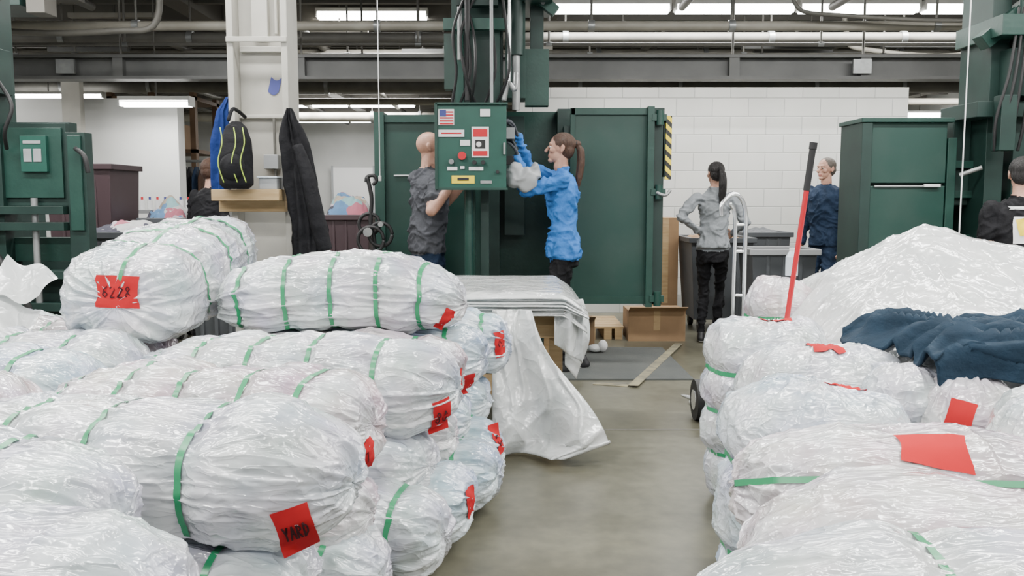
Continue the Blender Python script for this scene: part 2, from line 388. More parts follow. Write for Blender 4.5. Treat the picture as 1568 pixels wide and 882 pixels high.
# ------------------------------------------------------------------ bales
GL={'6':[(.8,1),(.25,.65),(.1,.25),(.5,0),(.9,.25),(.5,.5),(.15,.3)],'2':[(.1,.8),(.5,1),(.9,.72),(.1,0),(.95,.02)],
'8':[(.5,.5),(.15,.8),(.5,1),(.85,.8),(.5,.5),(.1,.2),(.5,0),(.9,.2),(.5,.5)],'Y':[(.05,1),(.5,.5),(.95,1),(.5,.5),(.5,0)],
'A':[(0,0),(.5,1),(1,0),(.8,.4),(.2,.4)],'R':[(.1,0),(.1,1),(.8,.8),(.7,.55),(.1,.5),(.9,0)],'D':[(.1,0),(.1,1),(.8,.75),(.85,.3),(.1,0)],
'0':[(.5,1),(.1,.6),(.2,.1),(.6,0),(.9,.4),(.5,1)],'1':[(.3,.8),(.55,1),(.5,0)],'5':[(.9,1),(.2,1),(.15,.55),(.8,.5),(.8,.1),(.1,0)]}
def project_card(b,bvh,p,n,w,h,rot,text,mt='card',off=.005,ink='ink',nx=10,ny=8,clampd=.045):
    p=V(p);n=V(n).normalized(); up=V((0,0,1))
    if abs(n.z)>.8: up=V((0,1,0))
    r=up.cross(n).normalized(); u=n.cross(r)
    c,s=math.cos(rad(rot)),math.sin(rad(rot)); r,u=(r*c+u*s),(u*c-r*s)
    h0,_,_,_=bvh.ray_cast(p+n*.6,-n,1.2)
    d0=(h0-p).dot(n) if h0 else 0
    def q(a,bb,o):
        base=p+r*a+u*bb
        hit,_,_,_=bvh.ray_cast(base+n*(d0+.3),-n,.6)
        d=(hit-base).dot(n) if hit else d0-.03
        d=max(d,d0-clampd)
        return base+n*(d+o)
    b.grid(nx,ny,lambda i,j:q((i-.5)*w*(1+.06*math.sin(j*5+w*90)),(j-.5)*h,off),mt)
    if text:
        k=len(text); cw=w*.7/k
        lw=.0022 if h>.11 else .0014
        for i,ch in enumerate(text):
            pts=GL.get(ch)
            if not pts: continue
            P=[(-w*.35+i*cw+x*cw*.75, -h*.17+y*h*.34) for x,y in pts]
            for (x0,y0),(x1,y1) in zip(P,P[1:]):
                dx,dy=x1-x0,y1-y0; l=math.hypot(dx,dy) or 1; ox,oy=-dy/l*lw,dx/l*lw
                vs=[];m=4
                for t in range(m+1):
                    x=x0+dx*t/m;y=y0+dy*t/m; vs+=[q(x-ox,y-oy,off+.003),q(x+ox,y+oy,off+.003)]
                b.add(vs,[(2*t,2*t+1,2*t+3,2*t+2) for t in range(m)],ink,True)
SEED=[0]
def ridge(n,k=6.): return max(0.,1-abs(n)*k)**1.6
def bale(c,L,Wd,H,yaw=0,pitch=0,straps=(),longs=(),cards=(),res=1.,n1=3.6,n2=2.7,film='film',low=.03,pinch=.10,seed=None,endf=1.,droop=0.):
    SEED[0]+=1; sd=(seed if seed is not None else SEED[0])*7.31
    b=B(); T=Matrix.Translation(V(c))@Matrix.Rotation(rad(yaw),4,'Z')@Matrix.Rotation(-rad(pitch),4,'Y')
    nx=int(110*res); nt=int(130*res); NO=noise.noise
    xs_=[s*L/2 for s in straps]
    def surf(phi,th,off=0.,fine=1.):
        sx,cx=math.sin(phi),math.cos(phi); cx=max(cx,0)
        rho=(abs(sx)**n1+cx**n1)**(-1/n1); t=sx*rho; r=cx*rho
        a,bb=math.cos(th),math.sin(th); q=(abs(a)**n2+abs(bb)**n2)**(-1/n2)
        x=t*L/2; y=a*q*r*Wd/2; z=bb*q*r*H/2
        pin=0;wr=0
        for s in xs_:
            d=abs(x-s)
            if d<.4:
                pin+=pinch*math.exp(-(d/.035)**2)+pinch*.6*math.exp(-(d/.11)**2); wr+=math.exp(-d/.08)
        y*=1-pin; z*=1-pin
        dn=V((x/L*abs(t)**2*2,y/Wd,z/H)); 
        if dn.length<1e-6: dn=V((math.copysign(1,t),0,0))
        dn.normalize()
        P=V((x,y,z))
        w=NO(P*3+V((sd,9,2)))
        disp=low*NO(P*2.6+V((sd,0,0)))+low*.75*NO(P*5.5+V((sd,5,1)))
        e=abs(t)**4
        wr=min(wr,1.2)
        f1=ridge(NO(V((a*3.4+w,bb*3.4,x*1.4+sd))),5)
        f1b=NO(V((a*6+w,bb*6,x*1.6+sd+9)))
        disp+=(f1*(.003+.011*wr)+f1b*.012*wr)*fine
        f2=ridge(NO(V((a*2.4+w*.6,bb*2.4+w*.4,sd+r*.8))),4.5)
        f2b=NO(V((a*4.5+w*.6,bb*4.5+w*.4,sd+r*.8+4)))
        disp+=(f2*.017+f2b*.018)*e*endf*(.2+r)
        f3=ridge(NO(V((P.x*2.2+P.y*3+w,P.y*2.4-P.x*4+w,P.z*3.4+sd))),6)
        f4=ridge(NO(V((P.x*3,P.y*9,P.z*9))+V((w*2,sd,7))),6)
        f5=ridge(NO(V((P.x*7+w*2,P.y*12,P.z*12+sd))),5)
        disp+=(f3*.008+f4*.0055+f5*.0035)*fine
        p=P+dn*(disp+off)
        if droop: p.z-=droop*(x/L*2)**2
        return p
    vs=[surf(-math.pi/2+1e-4,0)]
    for j in range(1,nx):
        ph=-math.pi/2+math.pi*j/nx
        for i in range(nt): vs.append(surf(ph,2*math.pi*i/nt))
    vs.append(surf(math.pi/2-1e-4,0))
    fs=[(0,1+(i+1)%nt,1+i) for i in range(nt)]
    for j in range(nx-2):
        o=1+j*nt
        for i in range(nt): fs.append((o+i,o+(i+1)%nt,o+nt+(i+1)%nt,o+nt+i))
    o=1+(nx-2)*nt; fs+=[(o+i,o+(i+1)%nt,len(vs)-1) for i in range(nt)]
    b.add(vs,fs,film,True,T)
    bvh=BVHTree.FromPolygons([v.copy() for v in b.v],[tuple(f) for f in b.f])
    for s in straps:
        def ph(tt):
            tt=max(-.999,min(.999,tt)); return math.atan2(tt,(1-abs(tt)**n1)**(1/n1))
        hw=.0085/(L/2); m=72
        vs=[]; 
        for i in range(m):
            th=2*math.pi*i/m; 
            a1=surf(ph(s-hw),th,.007,.7); a2=surf(ph(s+hw),th,.007,.7); vs+=[a1,a2]
        b.add(vs,[(2*i,2*i+1,2*((i+1)%m)+1,2*((i+1)%m)) for i in range(m)],'strap',True,T)
    for th0 in longs:
        m=90; vs=[]
        for i in range(m+1):
            p=-math.pi/2+.02+(math.pi-.04)*i/m
            a=surf(p,rad(th0),.007,.7)
            tan=V((0,-math.sin(rad(th0)),math.cos(rad(th0))))*.008
            vs+=[a-tan,a+tan]
        b.add(vs,[(2*i,2*i+1,2*i+3,2*i+2) for i in range(m)],'strap',True,T)
    for cd in cards: project_card(b,bvh,*cd)
    return b.obj('wrapped_clothing_bale')

# left stack : top layer, rows front to back
bale((-1.07,1.47,.60),1.12,.36,.36,yaw=-12,straps=(-.2,.20),res=1.8,n1=3.2,seed=3,low=.035,cards=[((-.66,1.28,.43),(.3,-1,0),.05,.04,10,'')])
bale((-1.34,1.86,.63),1.1,.36,.35,yaw=-12,straps=(-.5,0,.5),res=1.4)
bale((-1.00,2.24,.605),1.25,.42,.36,yaw=-12,straps=(-.75,-.38,0,.42),res=1.9,n1=3.2,seed=11,low=.035,cards=[((-.50,1.99,.53),(.45,-1,.05),.085,.13,18,'YARD')])
bale((-.93,2.73,.615),1.05,.42,.35,yaw=-11,straps=(-.8,-.45,-.1,.30,.62),res=1.6,film='film_pink',seed=5,n1=3.2,cards=[((-.44,2.58,.54),(.8,-1,0),.055,.10,8,'1')])
bale((-.81,3.27,.61),1.24,.44,.37,yaw=-9,straps=(-.85,-.52,-.18,.18,.56),res=1.7,seed=6,n1=3.2,cards=[((-.25,3.08,.53),(.7,-1,0),.08,.13,10,'80')])
bale((-.70,3.60,.58),1.0,.34,.34,yaw=-6,straps=(-.4,0,.6),res=1.1,film='film_pink',cards=[((-.21,3.5,.55),(1,-1,0),.07,.14,14,'8')])
bale((-.68,3.88,.60),1.1,.34,.34,yaw=-4,straps=(-.3,.3,.7),res=1.1,film='film_blue',cards=[((-.16,3.72,.50),(.9,-1,0),.06,.1,5,'')])
bale((-.57,4.22,.61),1.1,.38,.38,yaw=-3,straps=(-.3,.3,.78),res=1.2,film='film_blue',cards=[((-.04,4.08,.62),(1,-1,0),.07,.12,5,'0')])
# left column
for (x,y,s) in ((-1.96,2.62,1),(-1.92,3.02,2),(-1.95,3.40,3),(-2.0,3.80,4),(-2.2,2.2,7),(-2.6,4.2,9)):
    bale((x,y,.61),1.08,.42,.37,yaw=-10,straps=(-.4,.1,.55),res=1.1,film=('film','film_pink','film_blue')[s%3])
# mid layer
for (x,y,f) in ((-1.15,1.5,0),(-1.35,1.86,0),(-1.04,2.2,0),(-.98,2.72,1),(-.85,3.2,0),(-.78,3.6,1),(-.73,3.9,2),(-.66,4.22,2)):
    bale((x,y,.34),1.1,.42,.28,yaw=-9,straps=(-.4,.1,.62),res=1,film=('film','film_pink','film_blue')[f])
# bottom layer
for (x,y,f,cd) in ((-1.1,1.5,0,None),(-1.3,1.85,0,None),(-1.0,2.2,0,[((-.50,2.0,.12),(.6,-1,0),.08,.08,10,'5')]),(-.93,2.62,0,[((-.40,2.45,.1),(.8,-1,0),.06,.08,5,'')]),(-.78,2.95,0,None),(-.70,3.28,2,[((-.14,3.12,.20),(.9,-1,0),.06,.11,8,'')]),(-.62,3.62,2,None),(-.60,3.95,2,[((-.05,3.8,.25),(1,-1,0),.07,.12,4,'D')])):
    bale((x,y,.17),1.12,.40,.34,yaw=-8,straps=(-.4,.1,.7),res=1.3,film=('film','film_pink','film_blue')[f],cards=cd or ())
for y in (2.6,3.1,3.6,4.1):
    bale((-2.1,y,.2),1.1,.48,.4,yaw=-9,straps=(-.4,.3),res=.6)
# third layer
bale((-1.53,3.96,.975),1.12,.55,.37,yaw=90,pitch=8,straps=(-.45,.0,.45),longs=(97,),res=1.8,seed=21,low=.035,n1=4.6,n2=3.4,pinch=.07,cards=[((-1.52,3.45,.94),(0,-1,0),.165,.125,-2,'6228')])
bale((-.73,3.78,.905),1.04,.46,.33,yaw=-3,straps=(-.72,-.36,0,.36,.68),res=1.8,seed=22,low=.02,n1=2.6,pinch=.06,droop=.05,cards=[((-.26,3.62,.80),(.7,-1,0),.05,.09,-25,'')])
# right stack (standing on end: L vertical)
def up(c,w,d,h,**k): return bale((c[0],c[1],h/2),h,d,w,pitch=90,**k)
up((1.09,3.74),.55,.44,.79,straps=(-.45,.02,.45),res=1.2,cards=[((1.12,3.72,.8),(0,0,1),.12,.08,0,'')],n1=4)
up((1.12,3.20),.60,.42,.77,straps=(-.4,.3),res=1.4,n1=4,seed=31,cards=[((1.12,3.12,.8),(0,-.3,1),.12,.10,0,'')])
up((.94,2.68),.62,.44,.73,straps=(-.4,.35),res=1.5,film='film_blue',n1=3.6,seed=33,cards=[((1.02,2.66,.8),(0,-.1,1),.12,.05,5,'')])
up((1.32,2.98),.28,.34,.72,straps=(-.1,.5),res=1)
up((1.50,2.88),.34,.34,.70,straps=(.3,),res=1.2,film='film_pink',cards=[((1.38,2.70,.58),(-.6,-1,0),.08,.17,-12,'')])
up((1.56,2.44),.44,.40,.76,straps=(.2,),res=1.3,cards=[((1.42,2.25,.60),(-.3,-1,0),.06,.13,0,'')])
up((1.62,3.28),.5,.42,.77,straps=(.2,),res=.8)
up((2.05,2.9),.5,.5,.76,straps=(.2,),res=.8); up((2.05,3.4),.5,.45,.77,straps=(.2,),res=.8)
bale((.99,2.24,.55),.84,.40,.30,yaw=-4,longs=(152,),res=1.7,film='film_pink',seed=41,n1=3,low=.03,cards=[((1.03,2.10,.75),(0,-.25,1),.16,.12,-12,'')])
bale((.97,1.87,.51),.92,.38,.34,yaw=-8,longs=(),straps=(),res=1.8,film='film_pink',seed=42,n1=2.8,low=.035)
bale((.81,1.42,.545),1.05,.44,.34,yaw=-3,straps=(-.17,),res=2.0,seed=43,n1=3,low=.035,cards=[((.70,1.30,.75),(0,-.3,1),.09,.05,0,''),((.90,1.28,.75),(0,-.3,1),.08,.05,10,'')])
for (x,y,w) in ((.99,2.22,.8),(.97,1.85,.85),(.82,1.42,.95)):
    bale((x,y,.21),w,.40,.42,yaw=-4,straps=(0,),res=.8)
up((1.32,4.32),.42,.36,.90,straps=(0,.6),res=1.2,film='film_pink',n1=3,seed=51)
for (x,y) in ((1.8,4.0),(2.3,4.0),(1.9,4.5),(2.5,4.5)): up((x,y),.48,.44,.74,straps=(0,),res=.6)

# ------------------------------------------------------------------ plastic covers
def tent(u,v):
    X=1.30+u*2.2; Y=3.50+v*1.45
    px,py=1.95,4.2
    dx=(X-px)/(.66 if X<px else 1.55); dy=(Y-py)/(.66 if Y<py else .75)
    a=abs(dx)*.93+abs(dy)*.25; c=abs(dy)*.93+abs(dx)*.22
    d=max(a,c)*.9+.1*math.hypot(dx,dy)
    z=.78+max(-.03,.385*(1-d))
    n=noise.noise(V((X*2.2,Y*2.2,1)))
    ang=math.atan2(dy,dx)
    z+=.018*n+.018*ridge(noise.noise(V((math.cos(ang)*3,math.sin(ang)*3,d*.6))),6)*min(1,d*2)+.012*ridge(noise.noise(V((X*3+Y*2,Y*4,4))),7)+.007*ridge(noise.noise(V((X*7-Y*3,Y*8,9))),7)
    yy=Y+.07*noise.noise(V((X*4,2,0)))*(1 if v<.05 else 0)
    if v<.06: z-=.05*(1-v/.06)
    if u<.08: z-=.10*(1-u/.08)
    return V((X,yy,z))
b=B(); b.grid(170,120,tent,'sheet'); b.obj('plastic_cover_sheet',solid=.003)
def sweat(u,v):
    t=v
    X=1.29+u*.95+.09*noise.noise(V((v*3,1,7)))+.10*v*(1-u)
    Y=3.36-.60*min(t,.8)/.8 -.02*max(0,t-.8)+.06*noise.noise(V((u*5,2,3)))+.14*(u-.5)*-1
    z=.80+.01*math.sin(u*9)
    f=ridge(noise.noise(V((u*2.6+v*2,v*5-u*2,2))),4); z+=.050*f+.022*noise.noise(V((u*7,v*7,5)))+.02
    if t>.8: z-=(t-.8)*.55
    if u<.15: z-=(.15-u)*.5
    return V((X,Y,z))
b=B(); b.grid(110,80,sweat,'c_navy2'); b.obj('navy_sweatshirt',solid=.012)
def flap(u,v):
    return V((-2.08+.20*u+.03*v,3.50+.1*v,.90+.17*v*(1-.5*u)+.02*math.sin(u*7+v*3)))
b=B(); b.grid(20,20,flap,'sheet')
b.grid(20,20,lambda u,v:V((-2.12+.22*u,3.45+.1*v,.80+.14*v*(1-.4*u)-.03*u+.02*math.sin(u*6))),'sheet'); b.obj('loose_plastic_wrap')

# table with film sheets
b=B()
for x in (-.28,.20):
    for y in (4.68,5.45): b.box(x,x+.07,y,y+.07,0,.68,'wood')
b.box(-.34,.30,4.64,5.56,.68,.71,'wood'); b.box(-.30,.26,4.66,4.69,.56,.68,'wood'); b.box(-.30,.26,4.9,5.4,.2,.22,'wood')
b.obj('packing_table')
b=B()
rng=random.Random(5)
for k in range(9):
    z=.715+k*.012; ox=rng.uniform(-.02,.02); oy=rng.uniform(-.02,.02)
    def sh(u,v,z=z,ox=ox,oy=oy,k=k):
        X=-.42+ox+u*.80; Y=4.52+oy+v*1.1
        dz=.005*noise.noise(V((X*5,Y*5,k)))
        e=max(0,X-.27); dz-=e*(.4+.07*k)*(.7 if k>2 else 1.8)
        e2=max(0,4.60-Y); dz-=e2*.25
        return V((X,Y,z+dz))
    b.grid(40,30,sh,'sheet')
b.obj('stacked_plastic_sheets',solid=.006)
def drape(u,v):
    L=-.10; z=.72*(1-v)+.012
    R=.10+.40*v-.06*math.sin(v*math.pi*2)*.6
    if v>.93: R-=(v-.93)*2.4
    X=L+(R-L)*u
    Y=4.50-.16*v-.05*math.sin(u*8+v*2)*(.3+v)-.03*noise.noise(V((u*4,v*3,2)))-.10*u*v-.02*ridge(noise.noise(V((u*3+v*2,v*3,6))),4)
    return V((X,Y,z+ (.03*u if v>.9 else 0)))
b=B(); b.grid(80,80,drape,'sheet')
b.grid(24,24,lambda u,v: V((.28+.10*u+.04*math.sin(v*4)*u,4.62+.12*u+.02*math.sin(v*9),.76-.34*v-.10*u*v)),'sheet')
b.grid(24,24,lambda u,v:V((.22+.15*u,4.56+.03*math.sin(u*9),.74-.20*v*(1+.5*u))),'sheet')
b.obj('hanging_plastic_sheet',solid=.002)

# ------------------------------------------------------------------ column and things on it
b=B()
b.box(-1.55,-1.515,4.92,5.16,0,3.6,'col'); b.box(-1.255,-1.22,4.92,5.16,0,3.6,'col'); b.box(-1.515,-1.255,5.03,5.06,0,3.6,'col')
b.box(-1.62,-1.14,4.84,5.24,0,.03,'col')
b.box(-1.50,-1.26,4.99,5.03,2.10,2.13,'col'); b.box(-1.43,-1.34,4.98,5.03,2.17,2.45,'col'); b.cyl((-1.385,5.0,2.45),(-1.385,5.0,3.6),.014,'col')
b.cyl((-1.30,5.01,2.2),(-1.30,5.01,3.6),.01,'col'); b.box(-1.515,-1.255,4.99,5.03,1.74,1.76,'col')
b.box(-1.55,-1.22,4.905,4.92,2.14,2.17,'col')
b.grid(8,8,lambda u,v:V((-1.36+.06*u+.02*v,5.025,1.89+.08*v-.02*math.sin(u*3))),'blue')
b.cyl((-1.32,4.99,1.3),(-1.32,4.99,1.74),.008,'grey_pipe'); b.box(-1.38,-1.30,4.97,5.03,1.46,1.54,'tub_l')
b.obj('steel_column',bevel=.004)
b=B()
b.box(-1.60,-1.24,4.74,4.92,1.285,1.345,'wood'); b.box(-1.60,-1.24,4.86,4.92,1.225,1.285,'wood'); b.obj('wooden_shelf_bracket',bevel=.003)
b=B(); b.box(-1.35,-1.255,4.76,4.90,1.345,1.405,'tub_l'); b.box(-1.36,-1.25,4.75,4.91,1.405,1.415,'clear'); b.obj('plastic_storage_box',bevel=.004)

def fold_shape(name,rings,m,cx,cy,amp=.02,k=9,extra=None):
    b=B(); n=56; vs=[]
    R=[]
    for i in range(len(rings)-1):
        for t in range(9):
            f=t/9; R.append([rings[i][q]*(1-f)+rings[i+1][q]*f for q in range(5)])
    R.append(list(rings[-1]))
    for (ox,oy,z,a,c) in R:
        for i in range(n):
            t=2*math.pi*i/n; w=1+ amp/max(a,.03)*(abs(noise.noise(V((math.cos(t)*2.4,math.sin(t)*2.4,z*1.6))))*2-.6)
            w+=.25*amp/max(a,.03)*ridge(noise.noise(V((math.cos(t)*2.4,math.sin(t)*2.4,z*5))),4)
            vs.append(V((cx+ox+a*math.cos(t)*w,cy+oy+c*math.sin(t)*w,z)))
    fs=[(j*n+i,j*n+(i+1)%n,(j+1)*n+(i+1)%n,(j+1)*n+i) for j in range(len(R)-1) for i in range(n)]
    fs+=[tuple(range(n-1,-1,-1)),tuple(range((len(R)-1)*n,len(R)*n))]
    b.add(vs,fs,m,True)
    if extra: extra(b)
    return b.obj(name)
def jx(b):
    b.cyl((-1.20,4.86,1.76),(-1.20,4.95,1.76),.008,'steel')
    b.tube([(-1.15,4.80,1.58),(-1.09,4.78,1.40),(-1.04,4.78,1.15),(-1.01,4.79,1.02)],.035,'c_blk',rs=[.028,.04,.045,.04])
fold_shape('black_jacket',[(.03,0,.96,.085,.05),(.02,0,1.15,.085,.06),(-.02,0,1.4,.065,.055),(-.05,0,1.6,.045,.05),(-.07,0,1.72,.022,.04),(-.07,.0,1.78,.010,.02)],'c_blk',-1.13,4.84,.04,extra=jx)
def bx(b):
    for x in (-1.50,-1.43,-1.385): b.tube([(x,4.615,1.66),(x+.012,4.60,1.58),(x-.01,4.595,1.48),(x+.012,4.61,1.38)],.003,'lime')
    b.tube([(-1.47,4.66,1.70),(-1.46,4.70,1.76),(-1.46,4.8,1.76),(-1.46,4.92,1.74)],.01,'c_blk')
    v,f=ellipsoid((-1.45,4.635,1.46),(.065,.045,.07)); b.add(v,f,'c_blk',True)
fold_shape('backpack',[(0,0,1.348,.06,.06),(0,0,1.37,.085,.08),(0,0,1.5,.085,.085),(0,.01,1.60,.075,.08),(0.0,.02,1.67,.05,.06),(.0,.03,1.70,.02,.03)],'c_blk',-1.455,4.71,.006,extra=bx)
fold_shape('blue_coat',[(0,0,1.30,.05,.05),(0,0,1.4,.06,.06),(0,0,1.6,.055,.06),(0.01,0,1.78,.035,.05),(.04,0,1.86,.015,.02)],'c_royal',-1.625,5.04,.02)

# ------------------------------------------------------------------ presses
b=B()
b.box(-1.10,-1.02,7.15,7.35,0,1.98,'green'); b.box(-1.02,-.20,7.20,7.26,.30,1.95,'green_worn')
b.box(-1.02,-.2,7.17,7.20,1.9,1.96,'green'); b.box(-1.02,-.2,7.17,7.20,.3,.38,'green'); b.box(-.95,-.83,7.185,7.2,1.475,1.485,'wht')
b.box(-.22,-.10,7.1,7.4,0,2.7,'green_d'); b.box(.36,.46,7.1,7.5,0,2.0,'green_d')
b.box(-.10,.36,7.35,7.5,.1,2.0,'green'); b.box(-.06,.1,7.2,7.35,1.0,1.95,'green_d'); b.box(-.2,.45,7.05,7.5,.05,.5,'green_d')
b.box(-.35,-.27,6.52,6.62,0,1.38,'green'); b.box(-.23,-.17,6.55,6.65,0,1.38,'green_d'); b.box(-.45,0,6.3,6.9,0,.06,'green_d')
b.box(-.3,.3,6.6,7.35,2.75,2.95,'green'); b.box(-.45,-.07,6.75,7.05,2.0,3.58,'green_d')
b.box(-.05,.10,6.8,7.1,2.05,3.0,'green'); b.cyl((.03,6.7,1.95),(.03,6.7,3.3),.03,'steel'); b.cyl((.03,6.7,2.35),(.03,6.7,3.5),.05,'green_d')
b.box(.14,.24,6.9,7.1,2.2,3.2,'green_d'); b.box(.10,.28,6.85,7.0,2.0,2.42,'green')
T=Matrix.Translation((.0,6.85,2.95))@Matrix.Rotation(rad(38),4,'Y'); b.box(0,.42,-.04,.04,-.04,.04,'green',T)
for k in range(6): b.cyl((-.02+.05*k,6.80,2.95-.04*k),(-.02+.05*k,6.78,2.95-.04*k),.018,'steel',n=6)
b.box(-.50,-.42,6.66,6.8,2.1,2.5,'green'); b.box(-.50,-.02,6.6,6.66,2.52,2.60,'green_l'); b.box(-.40,-.10,6.55,6.65,2.68,2.84,'green_d')
b.box(-.42,-.36,6.68,6.75,2.0,2.5,'green_l'); b.box(-.14,-.09,6.68,6.75,2.0,2.6,'green'); b.cyl((-.38,6.6,2.3),(-.38,6.6,3.4),.018,'steel'); b.cyl((-.02,6.55,2.1),(-.02,6.55,2.9),.014,'chrome')
b.cyl((-.32,6.5,2.0),(-.32,6.5,3.5),.02,'black')
for k,(x0,xm,x1) in enumerate(((-.44,-.40,-.30),(-.38,-.30,-.34),(-.2,-.12,-.16),(-.26,-.34,-.22),(-.12,-.02,-.08),(-.3,-.26,-.38))):
    b.tube([(x0,6.54,1.97),(xm,6.50-.02*k,2.2),(xm-.02,6.50,2.5),(x1,6.55,2.85),(x1,6.6,3.1)],.011,'black',n=7)
b.cyl((-.145,6.40,1.96),(-.145,6.40,3.58),.012,'tub_l')
b.tube([(-.06,6.5,2.0),(-.03,6.5,2.12),(.02,6.5,2.08),(.03,6.55,2.2)],.02,'steel')
b.box(.46,1.04,6.86,6.90,.50,1.97,'green_worn'); b.box(1.03,1.08,6.80,6.95,.46,1.99,'green'); b.box(1.08,1.16,6.84,6.93,.48,1.98,'green_d')
b.box(.45,1.04,6.84,6.87,1.93,1.98,'green'); b.box(.45,1.04,6.84,6.87,.48,.54,'green'); b.box(.445,.48,6.84,6.9,.48,1.98,'green')
b.box(1.17,1.215,6.82,6.86,1.44,1.92,'hazard'); b.box(1.15,1.18,6.84,6.88,1.46,1.91,'green_d')
b.box(.40,.46,6.88,7.15,.6,.75,'green_d'); b.box(.40,.46,6.88,7.15,1.7,1.85,'green_d')
for z in (.52,1.34,1.9): 
    b.cyl((1.12,6.80,z-.05),(1.12,6.80,z+.06),.028,'green'); b.box(1.06,1.17,6.79,6.84,z-.02,z+.03,'green')
b.tube([(1.10,6.78,1.34),(1.16,6.74,1.32),(1.2,6.76,1.36)],.012,'steel')
b.obj('baling_press',bevel=.004)
b=B()
b.box(-.52,-.04,6.22,6.5,1.37,1.94,'green_l'); b.box(-.53,-.03,6.21,6.235,1.355,1.372,'green'); b.box(-.53,-.03,6.20,6.5,1.94,1.955,'green')
b.box(-.535,-.515,6.2,6.5,1.36,1.95,'green')
f=6.215
b.box(-.51,-.40,f-.003,f,1.80,1.91,'wht')
for k in range(5): b.box(-.50,-.405,f-.006,f-.003,1.805+.02*k,1.815+.02*k,'red')
b.box(-.50,-.455,f-.008,f-.006,1.86,1.905,'blue')
b.box(-.22,-.15,f-.004,f,1.86,1.91,'wht'); b.box(-.51,-.33,f-.004,f,1.72,1.77,'wht'); b.box(-.49,-.35,f-.006,f-.004,1.74,1.75,'red')
b.box(-.28,-.16,f-.004,f,1.58,1.79,'wht'); b.box(-.27,-.17,f-.006,f-.004,1.72,1.775,'red'); b.box(-.255,-.185,f-.006,f-.004,1.64,1.70,'black')
b.cyl((-.23,f-.008,1.67),(-.23,f-.004,1.67),.018,'wht'); b.box(-.27,-.17,f-.006,f-.004,1.59,1.625,'red')
b.box(-.36,-.29,f-.004,f,1.66,1.70,'wht'); b.cyl((-.345,f-.05,1.59),(-.345,f,1.59),.028,'red'); b.cyl((-.345,f-.02,1.59),(-.345,f,1.59),.02,'black')
b.cyl((-.26,f-.04,1.545),(-.26,f,1.545),.015,'black'); b.cyl((-.2,f-.04,1.545),(-.2,f,1.545),.015,'black'); b.cyl((-.42,f-.03,1.55),(-.42,f,1.55),.018,'steel')
b.box(-.45,-.38,f-.004,f,1.49,1.515,'wht'); b.box(-.30,-.20,f-.004,f,1.49,1.515,'wht'); b.box(-.36,-.33,f-.004,f,1.50,1.52,'wht')
b.box(-.42,-.26,f-.004,f,1.40,1.455,'yellow'); b.box(-.38,-.30,f-.006,f-.004,1.42,1.44,'black'); b.box(-.22,-.14,f-.004,f,1.40,1.42,'steel')
b.cyl((-.10,f-.03,1.48),(-.10,f,1.48),.012,'black'); b.box(-.06,-.045,f-.02,f,1.6,1.68,'steel')
b.cyl((-.31,6.41,.06),(-.31,6.41,1.37),.03,'green'); b.box(-.04,.02,6.40,6.5,1.72,1.80,'tub_l'); b.box(-.04,.015,6.42,6.5,1.54,1.60,'black')
b.obj('control_cabinet',bevel=.003)

b=B()
b.box(2.33,2.40,5.97,6.36,0,1.80,'green_d'); b.box(2.40,2.91,6.0,6.05,1.40,1.80,'green_worn'); b.box(2.40,2.91,6.0,6.05,.15,1.38,'green_worn'); b.box(2.42,2.92,6.05,6.36,0,1.78,'green_d')
b.box(2.43,2.87,5.985,6.0,1.37,1.385,'steel'); b.box(2.76,2.87,5.97,5.99,1.372,1.392,'wht'); b.box(2.32,2.94,5.96,6.38,1.80,1.83,'green')
b.box(2.92,2.98,6.0,6.4,0,1.7,'green'); b.box(2.96,3.25,6.3,6.4,1.0,1.25,'green_d'); b.box(2.96,3.3,6.2,6.3,.5,.9,'green_d')
b.box(3.0,3.12,6.1,6.3,1.25,1.85,'green_d'); b.box(3.12,3.24,5.9,6.3,0,3.58,'green_d'); b.box(3.3,3.5,5.9,6.2,0,3.58,'green_d')
b.box(3.0,3.6,5.8,6.3,1.82,1.92,'green_d'); b.box(3.18,3.8,5.75,6.3,1.95,2.25,'green_d'); b.box(3.10,3.2,5.7,5.8,1.6,1.95,'green_d')
b.box(3.08,3.9,5.7,6.3,2.32,2.45,'green'); T=Matrix.Translation((3.05,5.9,2.3))@Matrix.Rotation(rad(-40),4,'Y'); b.box(0,.6,-.06,.06,-.05,.05,'green',T)
b.cyl((3.3,5.8,2.2),(3.3,5.8,3.5),.06,'green'); b.cyl((3.5,5.78,1.9),(3.5,5.78,3.5),.03,'steel')
for k in range(5):
    b.tube([(3.1+.05*k,5.76,1.6),(3.08+.06*k,5.72,1.8),(3.14+.04*k,5.70,2.1),(3.2+.03*k,5.74,2.5)],.010,'black')
for z in (1.0,1.3,1.5): b.box(2.92,3.4,6.05,6.15,z,z+.05,'green')
b.box(3.35,3.6,5.9,6.1,1.2,1.5,'green_d'); b.cyl((2.98,5.95,1.45),(3.1,5.9,1.5),.015,'steel')
b.obj('baling_press',bevel=.004)
b=B()
b.box(-3.6,-2.76,5.6,5.7,1.30,1.77,'green_d'); b.box(-3.18,-2.76,5.55,5.6,1.25,1.76,'green_d'); b.box(-3.15,-2.78,5.53,5.55,1.30,1.73,'green')
b.box(-3.02,-2.86,5.50,5.53,1.46,1.68,'green_l'); b.box(-3.0,-2.95,5.495,5.5,1.52,1.60,'tub_l'); b.box(-2.94,-2.89,5.495,5.5,1.52,1.60,'tub_l'); b.box(-3.0,-2.89,5.495,5.5,1.63,1.65,'tub_l')
b.box(-2.74,-2.62,5.5,5.6,.0,1.70,'green_d'); b.box(-2.72,-2.64,5.48,5.5,1.1,1.68,'green')
